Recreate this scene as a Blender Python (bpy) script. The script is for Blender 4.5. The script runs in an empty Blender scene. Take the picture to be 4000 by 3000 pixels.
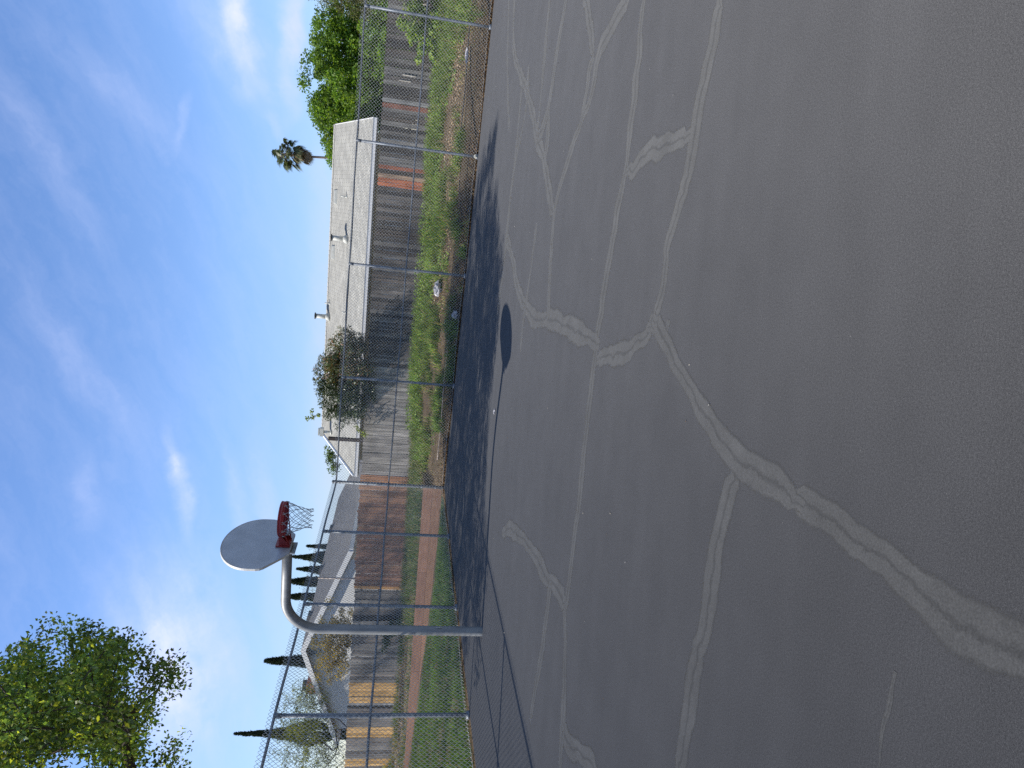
import bpy, math, random
import numpy as np
from mathutils import Vector, Matrix

random.seed(7)
RNG = np.random.default_rng(11)
SC = bpy.context.scene
COL = SC.collection
R = math.radians

# ------------------------------------------------------------------ site frame
# world: X right, Y forward, Z up (metres).  site: s along the far fence, o beyond it
FH = 3.05
P0 = np.array([-3.158, 19.424])
AA = -0.2426
E1 = np.array([math.cos(AA), math.sin(AA)])
E2 = np.array([-math.sin(AA), math.cos(AA)])
BB = 1.3116
DB = -np.array([math.cos(BB), math.sin(BB)])      # runs along the side fence towards the camera
TILT = 0.0125
SUN = np.array([0.98, 0.134, -1.0]); SUN /= np.linalg.norm(SUN)


def W(s, o, z):
    p = P0 + E1 * s + E2 * o
    return (p[0], p[1], z)


def Wt(s, o, z):
    return W(s, o, z + TILT * s)


# ------------------------------------------------------------------ objects
def tag(o, label=None, cat=None, group=None, kind=None):
    if label: o['label'] = label
    if cat: o['category'] = cat
    if group: o['group'] = group
    if kind: o['kind'] = kind
    return o


def empty(name, loc, label, cat, group=None):
    o = bpy.data.objects.new(name, None)
    o.location = loc
    o.empty_display_size = 0.2
    COL.objects.link(o)
    return tag(o, label, cat, group)


def link(name, me, parent=None, mats=()):
    o = bpy.data.objects.new(name, me)
    COL.objects.link(o)
    for m in mats:
        me.materials.append(m)
    if parent is not None:
        o.parent = parent
        # world coordinates are baked into the mesh: undo every parent's offset
        t = Vector((0, 0, 0)); p = parent
        while p is not None:
            t += p.location; p = p.parent
        o.location = -t
    return o


class MB:
    def __init__(self):
        self.v = []; self.f = []; self.c = []; self.m = []

    def add(self, vs, fs, c=(1, 1, 1), m=0):
        b = len(self.v)
        self.v += [tuple(map(float, x)) for x in vs]
        for f in fs:
            self.f.append(tuple(i + b for i in f)); self.c.append(c); self.m.append(m)
        return b

    def hexa(self, p, c=(1, 1, 1), m=0):
        """8 corners: bottom 4 ccw, top 4 ccw"""
        self.add(p, [(3, 2, 1, 0), (4, 5, 6, 7), (0, 1, 5, 4), (1, 2, 6, 5), (2, 3, 7, 6), (3, 0, 4, 7)], c, m)

    def box(self, c0, ax, ay, az, col=(1, 1, 1), m=0):
        """centre c0 and three half-axis vectors"""
        c0 = np.array(c0, float); ax = np.array(ax, float); ay = np.array(ay, float); az = np.array(az, float)
        p = [c0 - ax - ay - az, c0 + ax - ay - az, c0 + ax + ay - az, c0 - ax + ay - az,
             c0 - ax - ay + az, c0 + ax - ay + az, c0 + ax + ay + az, c0 - ax + ay + az]
        self.hexa(p, col, m)

    def sbox(self, s0, s1, o0, o1, z0, z1, col=(1, 1, 1), m=0, f=Wt):
        p = [f(s0, o0, z0), f(s1, o0, z0), f(s1, o1, z0), f(s0, o1, z0),
             f(s0, o0, z1), f(s1, o0, z1), f(s1, o1, z1), f(s0, o1, z1)]
        self.hexa(p, col, m)

    def tube(self, pts, rad, n=8, cap=True, col=(1, 1, 1), m=0, closed=False):
        P = [np.array(p, float) for p in pts]
        if not hasattr(rad, '__len__'): rad = [rad] * len(P)
        k = len(P); rings = []
        t0 = P[1] - P[0]; t0 /= np.linalg.norm(t0) + 1e-12
        a = np.array([0, 0, 1.0]) if abs(t0[2]) < 0.9 else np.array([1.0, 0, 0])
        u = np.cross(t0, a); u /= np.linalg.norm(u)
        b = len(self.v)
        for i in range(k):
            if closed: t = P[(i + 1) % k] - P[i - 1]
            else: t = P[min(i + 1, k - 1)] - P[max(i - 1, 0)]
            t = t / (np.linalg.norm(t) + 1e-12)
            u = u - t * (u @ t); u /= np.linalg.norm(u) + 1e-12
            w = np.cross(t, u)
            for j in range(n):
                th = 2 * math.pi * j / n
                self.v.append(tuple(P[i] + rad[i] * (math.cos(th) * u + math.sin(th) * w)))
        for i in range(k if closed else k - 1):
            i2 = (i + 1) % k
            for j in range(n):
                j2 = (j + 1) % n
                self.f.append((b + i * n + j, b + i * n + j2, b + i2 * n + j2, b + i2 * n + j)); self.c.append(col); self.m.append(m)
        if cap and not closed:
            self.f.append(tuple(b + j for j in reversed(range(n)))); self.c.append(col); self.m.append(m)
            self.f.append(tuple(b + (k - 1) * n + j for j in range(n))); self.c.append(col); self.m.append(m)

    def build(self, name, mats, parent=None, smooth=False):
        if not isinstance(mats, (list, tuple)): mats = [mats]
        me = bpy.data.meshes.new(name)
        me.from_pydata(self.v, [], self.f)
        a = me.attributes.new('tone', 'FLOAT_COLOR', 'FACE')
        a.data.foreach_set('color', np.array([(*c, 1) for c in self.c], np.float32).ravel())
        me.polygons.foreach_set('material_index', np.array(self.m, np.int32))
        if smooth:
            me.polygons.foreach_set('use_smooth', np.ones(len(self.f), bool))
        me.update()
        return link(name, me, parent, mats)


def np_mesh(name, V, F, tone=None, mats=(), parent=None):
    """V (n,3), F (m,k) all faces with k corners, tone (m,3)"""
    me = bpy.data.meshes.new(name)
    n, (m, k) = len(V), F.shape
    me.vertices.add(n); me.vertices.foreach_set('co', np.ascontiguousarray(V, np.float32).ravel())
    me.loops.add(m * k); me.loops.foreach_set('vertex_index', np.ascontiguousarray(F, np.int32).ravel())
    me.polygons.add(m)
    me.polygons.foreach_set('loop_start', np.arange(0, m * k, k, dtype=np.int32))
    me.polygons.foreach_set('loop_total', np.full(m, k, np.int32))
    if tone is not None:
        a = me.attributes.new('tone', 'FLOAT_COLOR', 'FACE')
        a.data.foreach_set('color', np.c_[tone, np.ones(m)].astype(np.float32).ravel())
    me.update(calc_edges=True)
    return link(name, me, parent, mats)


# ------------------------------------------------------------------ materials
def new_mat(name):
    m = bpy.data.materials.new(name); m.use_nodes = True
    nt = m.node_tree; nt.nodes.clear()
    out = nt.nodes.new('ShaderNodeOutputMaterial')
    return m, nt, out


def N(nt, t, **kw):
    n = nt.nodes.new(t)
    for k, v in kw.items():
        if k in n.inputs.keys() if isinstance(k, str) else False:
            n.inputs[k].default_value = v
        else:
            setattr(n, k, v)
    return n


def noise(nt, vec, scale, detail=4, rough=.55):
    n = nt.nodes.new('ShaderNodeTexNoise')
    n.inputs['Scale'].default_value = scale; n.inputs['Detail'].default_value = detail
    n.inputs['Roughness'].default_value = rough
    if vec is not None: nt.links.new(vec, n.inputs['Vector'])
    return n.outputs['Fac']


def ramp(nt, fac, stops):
    r = nt.nodes.new('ShaderNodeValToRGB')
    e = r.color_ramp.elements
    while len(e) < len(stops): e.new(0.5)
    for i, (p, c) in enumerate(stops):
        e[i].position = p; e[i].color = (*c, 1) if len(c) == 3 else c
    nt.links.new(fac, r.inputs['Fac'])
    return r.outputs['Color']


def mixc(nt, fac, a, b, mode='MIX'):
    m = nt.nodes.new('ShaderNodeMix'); m.data_type = 'RGBA'; m.blend_type = mode
    for sock, v in ((m.inputs[0], fac), (m.inputs[6], a), (m.inputs[7], b)):
        if hasattr(v, 'is_output'): nt.links.new(v, sock)
        elif isinstance(v, (int, float)): sock.default_value = v
        else: sock.default_value = (*v, 1)
    return m.outputs[2]


def maprange(nt, v, a, b, c=0., d=1., smooth=False):
    m = nt.nodes.new('ShaderNodeMapRange')
    if smooth: m.interpolation_type = 'SMOOTHSTEP'
    nt.links.new(v, m.inputs[0])
    for i, x in zip((1, 2, 3, 4), (a, b, c, d)): m.inputs[i].default_value = x
    return m.outputs[0]


def math_n(nt, op, a, b=None):
    m = nt.nodes.new('ShaderNodeMath'); m.operation = op
    for i, v in enumerate((a, b)):
        if v is None: continue
        if hasattr(v, 'is_output'): nt.links.new(v, m.inputs[i])
        else: m.inputs[i].default_value = v
    return m.outputs[0]


def coords(nt, scale=(1, 1, 1), kind='Object'):
    tc = nt.nodes.new('ShaderNodeTexCoord')
    mp = nt.nodes.new('ShaderNodeMapping'); mp.inputs['Scale'].default_value = scale
    nt.links.new(tc.outputs[kind], mp.inputs['Vector'])
    return mp.outputs['Vector']


def bsdf(nt, out, col, rough=.7, metal=0., spec=.5, bump=None, bump_s=.3, bump_d=.01):
    b = nt.nodes.new('ShaderNodeBsdfPrincipled')
    if hasattr(col, 'is_output'): nt.links.new(col, b.inputs['Base Color'])
    else: b.inputs['Base Color'].default_value = (*col, 1)
    if hasattr(rough, 'is_output'): nt.links.new(rough, b.inputs['Roughness'])
    else: b.inputs['Roughness'].default_value = rough
    b.inputs['Metallic'].default_value = metal
    b.inputs['Specular IOR Level'].default_value = spec
    if bump is not None:
        bp = nt.nodes.new('ShaderNodeBump')
        bp.inputs['Strength'].default_value = bump_s; bp.inputs['Distance'].default_value = bump_d
        nt.links.new(bump, bp.inputs['Height']); nt.links.new(bp.outputs['Normal'], b.inputs['Normal'])
    nt.links.new(b.outputs[0], out.inputs['Surface'])
    return b


def attr(nt, name='tone'):
    a = nt.nodes.new('ShaderNodeAttribute'); a.attribute_name = name
    return a.outputs['Color']


def mat_plain(name, col, rough=.7, metal=0., var=.25, scale=6., spec=.5, bump_s=.2, bump_d=.004, stretch=(1, 1, 1)):
    m, nt, out = new_mat(name)
    v = coords(nt, stretch)
    f = noise(nt, v, scale, 6)
    lo = tuple(c * (1 - var) for c in col); hi = tuple(min(1, c * (1 + var)) for c in col)
    c = ramp(nt, f, [(.3, lo), (.7, hi)])
    f2 = noise(nt, v, scale * 9, 3)
    bsdf(nt, out, c, rough, metal, spec, f2, bump_s, bump_d)
    return m


def mat_tone(name, rough=.8, var=.3, scale=3., stretch=(1, 1, 1), spec=.3, bump_s=.4, bump_d=.006):
    """colour comes from the face attribute 'tone', with grain"""
    m, nt, out = new_mat(name)
    v = coords(nt, stretch)
    f = noise(nt, v, scale, 7, .65)
    g = maprange(nt, f, .3, .7, 1 - var, 1 + var)
    big = noise(nt, coords(nt, (1, 1, 1)), .9, 3)
    g2 = maprange(nt, big, .3, .7, 1 - var * .5, 1 + var * .5)
    gg = math_n(nt, 'MULTIPLY', g, g2)
    vm = nt.nodes.new('ShaderNodeVectorMath'); vm.operation = 'SCALE'
    nt.links.new(attr(nt), vm.inputs[0]); nt.links.new(gg, vm.inputs['Scale'])
    bsdf(nt, out, vm.outputs[0], rough, 0, spec, f, bump_s, bump_d)
    return m


def mat_leaf(name, trans=.35, rough=.5, spec=.4, tint=(1.25, 1.35, .55)):
    m, nt, out = new_mat(name)
    a = attr(nt)
    b = nt.nodes.new('ShaderNodeBsdfPrincipled')
    nt.links.new(a, b.inputs['Base Color'])
    b.inputs['Roughness'].default_value = rough; b.inputs['Specular IOR Level'].default_value = spec
    t = nt.nodes.new('ShaderNodeBsdfTranslucent')
    nt.links.new(mixc(nt, 1., a, tint, 'MULTIPLY'), t.inputs['Color'])
    mx = nt.nodes.new('ShaderNodeMixShader'); mx.inputs[0].default_value = trans
    nt.links.new(b.outputs[0], mx.inputs[1]); nt.links.new(t.outputs[0], mx.inputs[2])
    nt.links.new(mx.outputs[0], out.inputs['Surface'])
    return m


M = {}
M['galv'] = mat_plain('galvanised_steel', (.17, .19, .22), .5, .25, .3, 9)
M['wire'] = mat_plain('galvanised_wire', (.50, .50, .485), .45, 0., .25, 20)
M['pole'] = mat_plain('galvanised_pole', (.225, .23, .232), .5, .2, .22, 5, bump_s=.05, stretch=(3, 3, .6))
M['board'] = mat_plain('grey_painted_steel', (.47, .475, .49), .5, .05, .14, 4, bump_s=.03)
M['boardedge'] = mat_plain('pale_painted_edge', (.62, .60, .55), .5, 0, .12, 8, bump_s=.03)
M['red'] = mat_plain('red_painted_steel', (.31, .026, .026), .45, 0, .22, 7)
M['net'] = mat_plain('white_nylon_cord', (.34, .34, .34), .8, 0, .12, 30)
M['wood'] = mat_tone('weathered_fence_wood', .85, .62, 2.6, (9, 9, .45))
M['timber'] = mat_tone('brown_timber', .8, .22, 2.0, (1.2, 1.2, 10))
M['white'] = mat_plain('white_gutter_paint', (.80, .79, .77), .5, 0, .06, 3)
M['wall'] = mat_plain('pale_green_stucco', (.66, .69, .62), .85, 0, .06, 12)
M['wallwhite'] = mat_plain('white_stucco', (.74, .73, .70), .85, 0, .05, 12)
M['vent'] = mat_plain('pale_sheet_metal', (.43, .43, .39), .55, .1, .12, 6)
M['dark'] = mat_plain('dark_metal', (.05, .05, .05), .6, .2, .2, 10)
M['brick'] = mat_plain('chimney_brick', (.36, .16, .10), .85, 0, .3, 14)
M['bark'] = mat_plain('grey_brown_bark', (.085, .065, .05), .9, 0, .4, 14, bump_s=.6, bump_d=.02, stretch=(2, 2, .5))
M['palmbark'] = mat_plain('palm_bark', (.17, .13, .10), .9, 0, .35, 5, stretch=(1, 1, 5))
M['leaf'] = mat_leaf('green_leaf', .5, tint=(1.7, 1.65, .6))
M['glossleaf'] = mat_leaf('glossy_leaf', .22, .38, .6)
M['conifer'] = mat_leaf('conifer_needles', .12, .7, .2)
M['grass'] = mat_leaf('grass_blade', .35, .6, .25)
M['litter'] = mat_leaf('dry_leaf', .15, .8, .15, (1.1, 1, .7))
M['palm'] = mat_leaf('palm_frond', .2, .45, .5)
M['plastic'] = mat_plain('white_plastic_film', (.48, .47, .50), .4, 0, .2, 9)


def mat_shingle(name, light, dark):
    m, nt, out = new_mat(name)
    v = coords(nt, (1, 1, 1), 'UV')
    br = nt.nodes.new('ShaderNodeTexBrick')
    nt.links.new(v, br.inputs['Vector'])
    br.offset = .5
    br.inputs['Color1'].default_value = (*light, 1)
    br.inputs['Color2'].default_value = (*[c * .82 for c in light], 1)
    br.inputs['Mortar'].default_value = (*dark, 1)
    br.inputs['Scale'].default_value = 1
    br.inputs['Mortar Size'].default_value = .012
    br.inputs['Brick Width'].default_value = .32
    br.inputs['Row Height'].default_value = .145
    f = noise(nt, coords(nt), 2.2, 5)
    c = mixc(nt, 1., br.outputs['Color'], ramp(nt, f, [(.3, (.86, .86, .86)), (.7, (1.08, 1.08, 1.06))]), 'MULTIPLY')
    sp = noise(nt, coords(nt), 120, 2)
    c = mixc(nt, 1., c, ramp(nt, sp, [(.3, (.85, .85, .85)), (.7, (1.1, 1.1, 1.1))]), 'MULTIPLY')
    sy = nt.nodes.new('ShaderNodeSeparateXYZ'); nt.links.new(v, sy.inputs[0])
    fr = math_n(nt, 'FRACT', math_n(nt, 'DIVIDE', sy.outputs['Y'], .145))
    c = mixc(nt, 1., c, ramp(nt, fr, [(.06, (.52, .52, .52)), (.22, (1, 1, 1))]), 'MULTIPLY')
    bsdf(nt, out, c, .9, 0, .2)
    return m


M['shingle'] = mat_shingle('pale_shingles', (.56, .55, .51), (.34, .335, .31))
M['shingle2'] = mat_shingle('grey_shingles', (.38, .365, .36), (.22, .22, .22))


def mat_asphalt():
    m, nt, out = new_mat('sealed_asphalt')
    v = coords(nt)
    big = noise(nt, v, .35, 5, .6)
    mid = noise(nt, v, 2.2, 6, .65)
    fine = noise(nt, v, 600, 2, .6)
    grain = noise(nt, v, 300, 3, .8)
    base = ramp(nt, big, [(.25, (.072, .072, .075)), (.5, (.077, .077, .0800)), (.78, (.084, .084, .0865))])
    c = mixc(nt, 1., base, ramp(nt, mid, [(.25, (.93, .93, .93)), (.75, (1.06, 1.06, 1.06))]), 'MULTIPLY')
    c = mixc(nt, 1., c, ramp(nt, grain, [(.30, (.5, .5, .5)), (.5, (1, 1, 1)), (.70, (1.6, 1.6, 1.57))]), 'MULTIPLY')
    c = mixc(nt, 1., c, ramp(nt, fine, [(.3, (.72, .72, .72)), (.7, (1.3, 1.3, 1.3))]), 'MULTIPLY')
    c = mixc(nt, 1., c, ramp(nt, noise(nt, v, 120, 4, .8), [(.30, (.76, .76, .76)), (.5, (1, 1, 1)), (.70, (1.27, 1.27, 1.25))]), 'MULTIPLY')
    # sparse pale chips in the aggregate
    vo = nt.nodes.new('ShaderNodeTexVoronoi'); vo.inputs['Scale'].default_value = 26; vo.inputs['Randomness'].default_value = 1
    nt.links.new(v, vo.inputs['Vector'])
    sp = maprange(nt, vo.outputs['Distance'], .03, .07, 1., 0.)
    sel = maprange(nt, noise(nt, v, 9, 2), .60, .66, 0., 1.)
    c = mixc(nt, math_n(nt, 'MULTIPLY', math_n(nt, 'MULTIPLY', sp, sel), .7), c, (.30, .29, .27))
    # faint long sweep marks across the sealed surface
    sw = noise(nt, coords(nt, (.25, 2.4, 1)), 1.6, 5, .6)
    c = mixc(nt, 1., c, ramp(nt, sw, [(.35, (.97, .97, .97)), (.65, (1.03, 1.03, 1.03))]), 'MULTIPLY')
    b = bsdf(nt, out, c, .85, 0, 0., grain, .12, .002)
    b.inputs['Diffuse Roughness'].default_value = 1.0; b.inputs['Sheen Weight'].default_value = .05; b.inputs['Sheen Roughness'].default_value = .4
    
    b.inputs['Sheen Tint'].default_value = (.8, .83, .9, 1)
    return m


def mat_seal():
    """crack filler: paler worn bands with a ragged edge and a thin darker line where the crack runs"""
    m, nt, out = new_mat('crack_filler')
    uv = nt.nodes.new('ShaderNodeTexCoord').outputs['UV']
    sx = nt.nodes.new('ShaderNodeSeparateXYZ'); nt.links.new(uv, sx.inputs[0])
    v = coords(nt)
    n1 = noise(nt, v, 5, 6, .7); n2 = noise(nt, v, 28, 5, .7); n3 = noise(nt, v, 3.2, 4, .6)
    d = math_n(nt, 'ABSOLUTE', sx.outputs['X'])
    w = math_n(nt, 'MULTIPLY_ADD', n1, .6); nt.nodes[-1].inputs[2].default_value = -.30
    w2 = math_n(nt, 'MULTIPLY_ADD', n2, .26); nt.nodes[-1].inputs[2].default_value = -.13
    dd = math_n(nt, 'ADD', math_n(nt, 'ADD', d, w), w2)
    a = maprange(nt, dd, .58, .86, 1., 0., True)
    off = math_n(nt, 'MULTIPLY_ADD', noise(nt, v, 7, 5, .7), .9); nt.nodes[-1].inputs[2].default_value = -.45
    dl = math_n(nt, 'ABSOLUTE', math_n(nt, 'ADD', sx.outputs['X'], off))
    line = maprange(nt, dl, .02, .17, 1., 0., True)
    grain = noise(nt, v, 130, 3, .8)
    c0 = ramp(nt, n2, [(.25, (.104, .104, .1035)), (.75, (.127, .1265, .124))])
    c0 = mixc(nt, math_n(nt, 'MULTIPLY', line, .55), c0, (.068, .068, .068))
    c0 = mixc(nt, 1., c0, ramp(nt, grain, [(.28, (.7, .7, .7)), (.72, (1.3, 1.3, 1.3))]), 'MULTIPLY')
    b = bsdf(nt, out, c0, .85, 0, 0.)
    b.inputs['Diffuse Roughness'].default_value = 1.0; b.inputs['Sheen Weight'].default_value = .05; b.inputs['Sheen Roughness'].default_value = .4
    b.inputs['Sheen Tint'].default_value = (.8, .83, .9, 1)
    tr = nt.nodes.new('ShaderNodeBsdfTransparent')
    mx = nt.nodes.new('ShaderNodeMixShader')
    al = math_n(nt, 'MULTIPLY', a, maprange(nt, n3, .3, .65, .76, .96))
    nt.links.new(al, mx.inputs[0]); nt.links.new(tr.outputs[0], mx.inputs[1]); nt.links.new(b.outputs[0], mx.inputs[2])
    nt.links.new(mx.outputs[0], out.inputs['Surface'])
    return m


def mat_ground():
    m, nt, out = new_mat('earth_and_dry_leaves')
    v = coords(nt)
    a = noise(nt, v, .8, 5); b = noise(nt, v, 9, 6, .7); c3 = noise(nt, v, 45, 4, .7)
    c = ramp(nt, a, [(.3, (.065, .048, .034)), (.55, (.115, .09, .064)), (.75, (.165, .13, .092))])
    c = mixc(nt, 1., c, ramp(nt, b, [(.3, (.6, .6, .6)), (.7, (1.35, 1.3, 1.2))]), 'MULTIPLY')
    c = mixc(nt, 1., c, ramp(nt, c3, [(.3, (.55, .55, .55)), (.7, (1.4, 1.35, 1.25))]), 'MULTIPLY')
    bsdf(nt, out, c, .95, 0, .1, b, .6, .03)
    return m


M['asphalt'] = mat_asphalt(); M['seal'] = mat_seal(); M['ground'] = mat_ground()


# ------------------------------------------------------------------ numeric noise
def vnoise(x, y, seed=0):
    """smooth value noise on arrays, 0..1"""
    x = np.asarray(x, float); y = np.asarray(y, float)
    xi = np.floor(x).astype(np.int64); yi = np.floor(y).astype(np.int64)
    fx = x - xi; fy = y - yi
    fx = fx * fx * (3 - 2 * fx); fy = fy * fy * (3 - 2 * fy)

    def h(a, b):
        n = (a * 374761393 + b * 668265263 + seed * 982451653) & 0x7fffffff
        n = ((n ^ (n >> 13)) * 1274126177) & 0x7fffffff
        return ((n ^ (n >> 16)) & 0xffff) / 65535.0
    return (h(xi, yi) * (1 - fx) + h(xi + 1, yi) * fx) * (1 - fy) + (h(xi, yi + 1) * (1 - fx) + h(xi + 1, yi + 1) * fx) * fy


def fbm(x, y, seed=0):
    return .5 * vnoise(x, y, seed) + .3 * vnoise(x * 2.1, y * 2.1, seed + 1) + .2 * vnoise(x * 4.3, y * 4.3, seed + 2)


# ------------------------------------------------------------------ terrain
def gz(s, o):
    s = np.asarray(s, float); o = np.asarray(o, float)
    oo = np.clip(o, 0, 9)
    right = .95 * (1 - np.exp(-oo / 3.4)) + TILT * np.clip(s, -40, 40)
    right = right * np.clip((oo) / .5, 0, 1) - .012
    lawn = -.035 + .027 * np.clip(-s - 3.5, 0, 12) * np.clip((o + 14) / 13, 0, 1) + .0 * o
    bank = .52 + .024 * np.clip(s, -12, 0) + .045 * np.clip(o - .9, 0, 5.9)
    left = np.where(o < .92, lawn, bank)
    k = np.clip((s + .45) / .25, 0, 1)
    z = np.where(o > -.1, left * (1 - k) + right * k, lawn)
    inside = (o < -.02) & (s > -.12 + (-o) * .0166)
    z = np.where(inside, -.03, z)
    return z


def gz1(s, o):
    return float(gz(np.array([s]), np.array([o]))[0])


ss = np.concatenate([[-600, -300, -120, -60], np.arange(-30, 26, .4), [-.75, -.45, -.3, -.2, -.1], [30, 60, 120, 300, 600]])
oo = np.concatenate([[-600, -200, -80], np.arange(-30, -1, 1.0), np.arange(-1, 10, .35), [-.13, -.02, .905, .955], [12, 16, 20, 30, 60, 120, 300, 700]])
ss = np.unique(np.round(ss, 3)); oo = np.unique(np.round(oo, 3))
S_, O_ = np.meshgrid(ss, oo, indexing='ij')
Z_ = gz(S_, O_)
near = (np.abs(S_) < 28) & (O_ > -.1) & (O_ < 10)
Z_ = Z_ + near * (fbm(S_ * 1.3, O_ * 1.3, 3) - .5) * .05
XY = P0[None, None] + S_[..., None] * E1 + O_[..., None] * E2
V = np.concatenate([XY, Z_[..., None]], -1).reshape(-1, 3)
ns, no = len(ss), len(oo)
I = np.arange(ns * no).reshape(ns, no)
F = np.stack([I[:-1, :-1], I[1:, :-1], I[1:, 1:], I[:-1, 1:]], -1).reshape(-1, 4)
g_ = np_mesh('ground', V, F, np.ones((len(F), 3)), [M['ground']])
tag(g_, 'brown earth bank and verge of dirt around the asphalt court', 'ground', kind='structure')

# the court: one sheet that reaches both fences
mb = MB()


def Bp(d):
    return P0 + DB * d


n_ = 60
q0 = P0 + E2 * -.05 + E1 * .03
edge = [W(s, -.04 + .03 * (vnoise(s * 2.3, 1.7) - .5), .0) for s in np.linspace(.02, 30, n_)]
side = [tuple(Bp(d) + E1 * (.03 + .03 * (float(vnoise(d * 2.1, 5.5)) - .5))) + (0.,) for d in np.linspace(45, .1, n_)]
far_corner = W(30, -45, 0)
mb.add(side + edge + [far_corner], [tuple(reversed(range(2 * n_ + 1)))])
ct = mb.build('court', M['asphalt'])
if ct.data.polygons[0].normal.z < 0:
    ct.data.flip_normals()
tag(ct, 'sealed grey asphalt playground court with pale crack repairs', 'court', kind='structure')

CRACKS = [
(0.095,[(-0.68,0.95),(-0.63,1.18),(-0.58,1.41),(-0.56,1.54),(-0.55,1.67),(-0.51,1.81),(-0.47,1.95),(-0.44,2.09),(-0.42,2.25),(-0.4,2.38),(-0.36,2.5)]),
(0.091,[(0.49,4.14),(0.63,4.01),(0.86,4.01),(1.1,3.89),(1.3,3.79),(1.55,3.71),(1.89,3.63),(2.27,3.48)]),
(0.110,[(0.51,4.12),(0.39,4.21),(0.32,4.44),(0.28,4.73),(0.27,5.18),(0.24,5.32)]),
(0.091,[(-1.97,5.73),(-1.81,5.62),(-1.34,5.53),(-0.82,5.47),(-0.22,5.43),(0.28,5.37),(0.59,5.32),(0.92,5.22),(1.34,5.1),(1.67,4.96),(2.08,4.9),(2.39,4.87),(3.05,4.85)]),
(0.149,[(0.38,5.27),(0.49,5.75),(0.61,6.4),(0.73,7.03),(0.78,7.76),(0.86,8.26),(1.11,8.93),(1.45,9.63),(1.85,10.01),(2.39,10.93)]),
(0.104,[(-0.29,2.92),(-0.4,2.95),(-0.59,3.01),(-0.76,3.06),(-1.11,3.08),(-1.31,3.17),(-1.64,3.22),(-1.99,3.27)]),
(0.149,[(-1.86,5.65),(-1.84,6.04),(-1.89,6.51),(-1.79,7.01),(-1.8,7.67),(-1.85,8.46),(-2.06,9.11)]),
(0.098,[(-1.86,5.65),(-2.22,5.55),(-2.58,5.45),(-2.95,5.42),(-3.25,5.4)]),
(0.120,[(-2.82,5.46),(-2.9,5.31),(-2.82,5.01),(-2.7,4.72),(-2.7,4.47)]),
(0.102,[(-1.85,6.22),(-2.3,6.3),(-2.86,6.43),(-3.4,6.6)]),
(0.110,[(1.68,4.94),(1.68,4.76),(1.69,4.52),(1.67,4.23),(1.61,3.99),(1.58,3.77)]),
(0.130,[(0.75,7.31),(1.44,7.39),(1.98,7.44),(2.32,7.15),(2.53,6.73),(2.68,6.49),(2.78,6.16),(3.14,6.06),(3.17,5.68),(3.24,5.2)]),
(0.130,[(3.23,6.23),(3.58,6.44),(4.17,6.82)]),
(0.116,[(2.69,6.51),(2.9,6.36),(3.13,6.36),(3.18,6.19)]),
(0.149,[(1.98,7.44),(2.29,7.82),(2.79,8.18),(3.33,8.89),(3.81,9.33),(4.54,10.12),(5.53,11.5),(6.21,12.15),(7.39,12.5)]),
(0.149,[(3.33,8.89),(3.37,8.34),(3.66,8.18),(4.14,7.98),(4.65,7.67)]),
(0.117,[(3.4,8.92),(4.05,8.81),(4.56,8.83),(5.28,8.78)]),
(0.149,[(2.79,8.18),(3.43,8.17)]),
(0.117,[(1.16,11.29),(2.35,10.91),(3.26,10.89),(3.94,10.64),(4.83,10.63)]),
(0.122,[(1.76,11.09),(2.98,10.98),(3.71,10.62),(4.12,9.94),(4.9,10.12)]),
(0.101,[(0.44,8.81),(0.88,8.83),(1.4,8.58),(2.09,8.41)]),
(0.117,[(4.48,11.71),(6.0,12.72),(7.88,13.37)]),
(0.085,[(0.47,4.21),(0.39,3.89),(0.47,3.87)]),
(0.013,[(-1.12,1.87),(-0.97,1.87),(-0.8,1.85)]),
(0.104,[(-0.4,2.38),(-0.36,2.5),(-0.31,2.68),(-0.28,2.88),(-0.22,3.03),(-0.15,3.18),(-0.04,3.34),(0.03,3.46),(0.16,3.64),(0.33,3.88),(0.49,4.14)])
]


def smooth_line(p, n=3):
    p = np.array(p, float)
    for _ in range(n):
        q = [p[0]]
        for a, b in zip(p[:-1], p[1:]):
            q += [.75 * a + .25 * b, .25 * a + .75 * b]
        q.append(p[-1]); p = np.array(q)
    return p


sv, sf, suv = [], [], []
for ci, (w, pts) in enumerate(CRACKS):
    p = smooth_line(pts, 3)
    # even spacing, a little wander
    L = np.r_[0, np.cumsum(np.linalg.norm(np.diff(p, axis=0), axis=1))]
    k = max(8, int(L[-1] / .05))
    t = np.linspace(0, L[-1], k)
    p = np.c_[np.interp(t, L, p[:, 0]), np.interp(t, L, p[:, 1])]
    tan = np.gradient(p, axis=0); tan /= np.linalg.norm(tan, axis=1)[:, None] + 1e-9
    nr = np.c_[-tan[:, 1], tan[:, 0]]
    p = p + nr * ((vnoise(t * 6, ci * 9.1, 4) - .5) * .05 + (vnoise(t * 17, ci * 5.1, 8) - .5) * .02)[:, None]
    hw = w * .95 * (.65 + .7 * vnoise(t * 3.1, ci * 3.7, 6))
    fade = np.clip(np.minimum(t, L[-1] - t) / .10, .6, 1)
    hw = hw * fade
    zz = .0006 + ci * .00002
    b = len(sv)
    for i in range(k):
        a1 = p[i] - nr[i] * hw[i]; a2 = p[i] + nr[i] * hw[i]
        sv += [(a1[0], a1[1], zz), (a2[0], a2[1], zz)]
    for i in range(k - 1):
        sf.append((b + 2 * i, b + 2 * i + 1, b + 2 * i + 3, b + 2 * i + 2)); suv.append((-1, 1, 1, -1))
sv = np.array(sv); sf = np.array(sf)
so = np_mesh('court_crack_seal', sv, sf, None, [M['seal']])
uvl = so.data.uv_layers.new(name='UVMap')
uvl.data.foreach_set('uv', np.array([[(x, 0) for x in r] for r in suv], np.float32).ravel())
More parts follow.
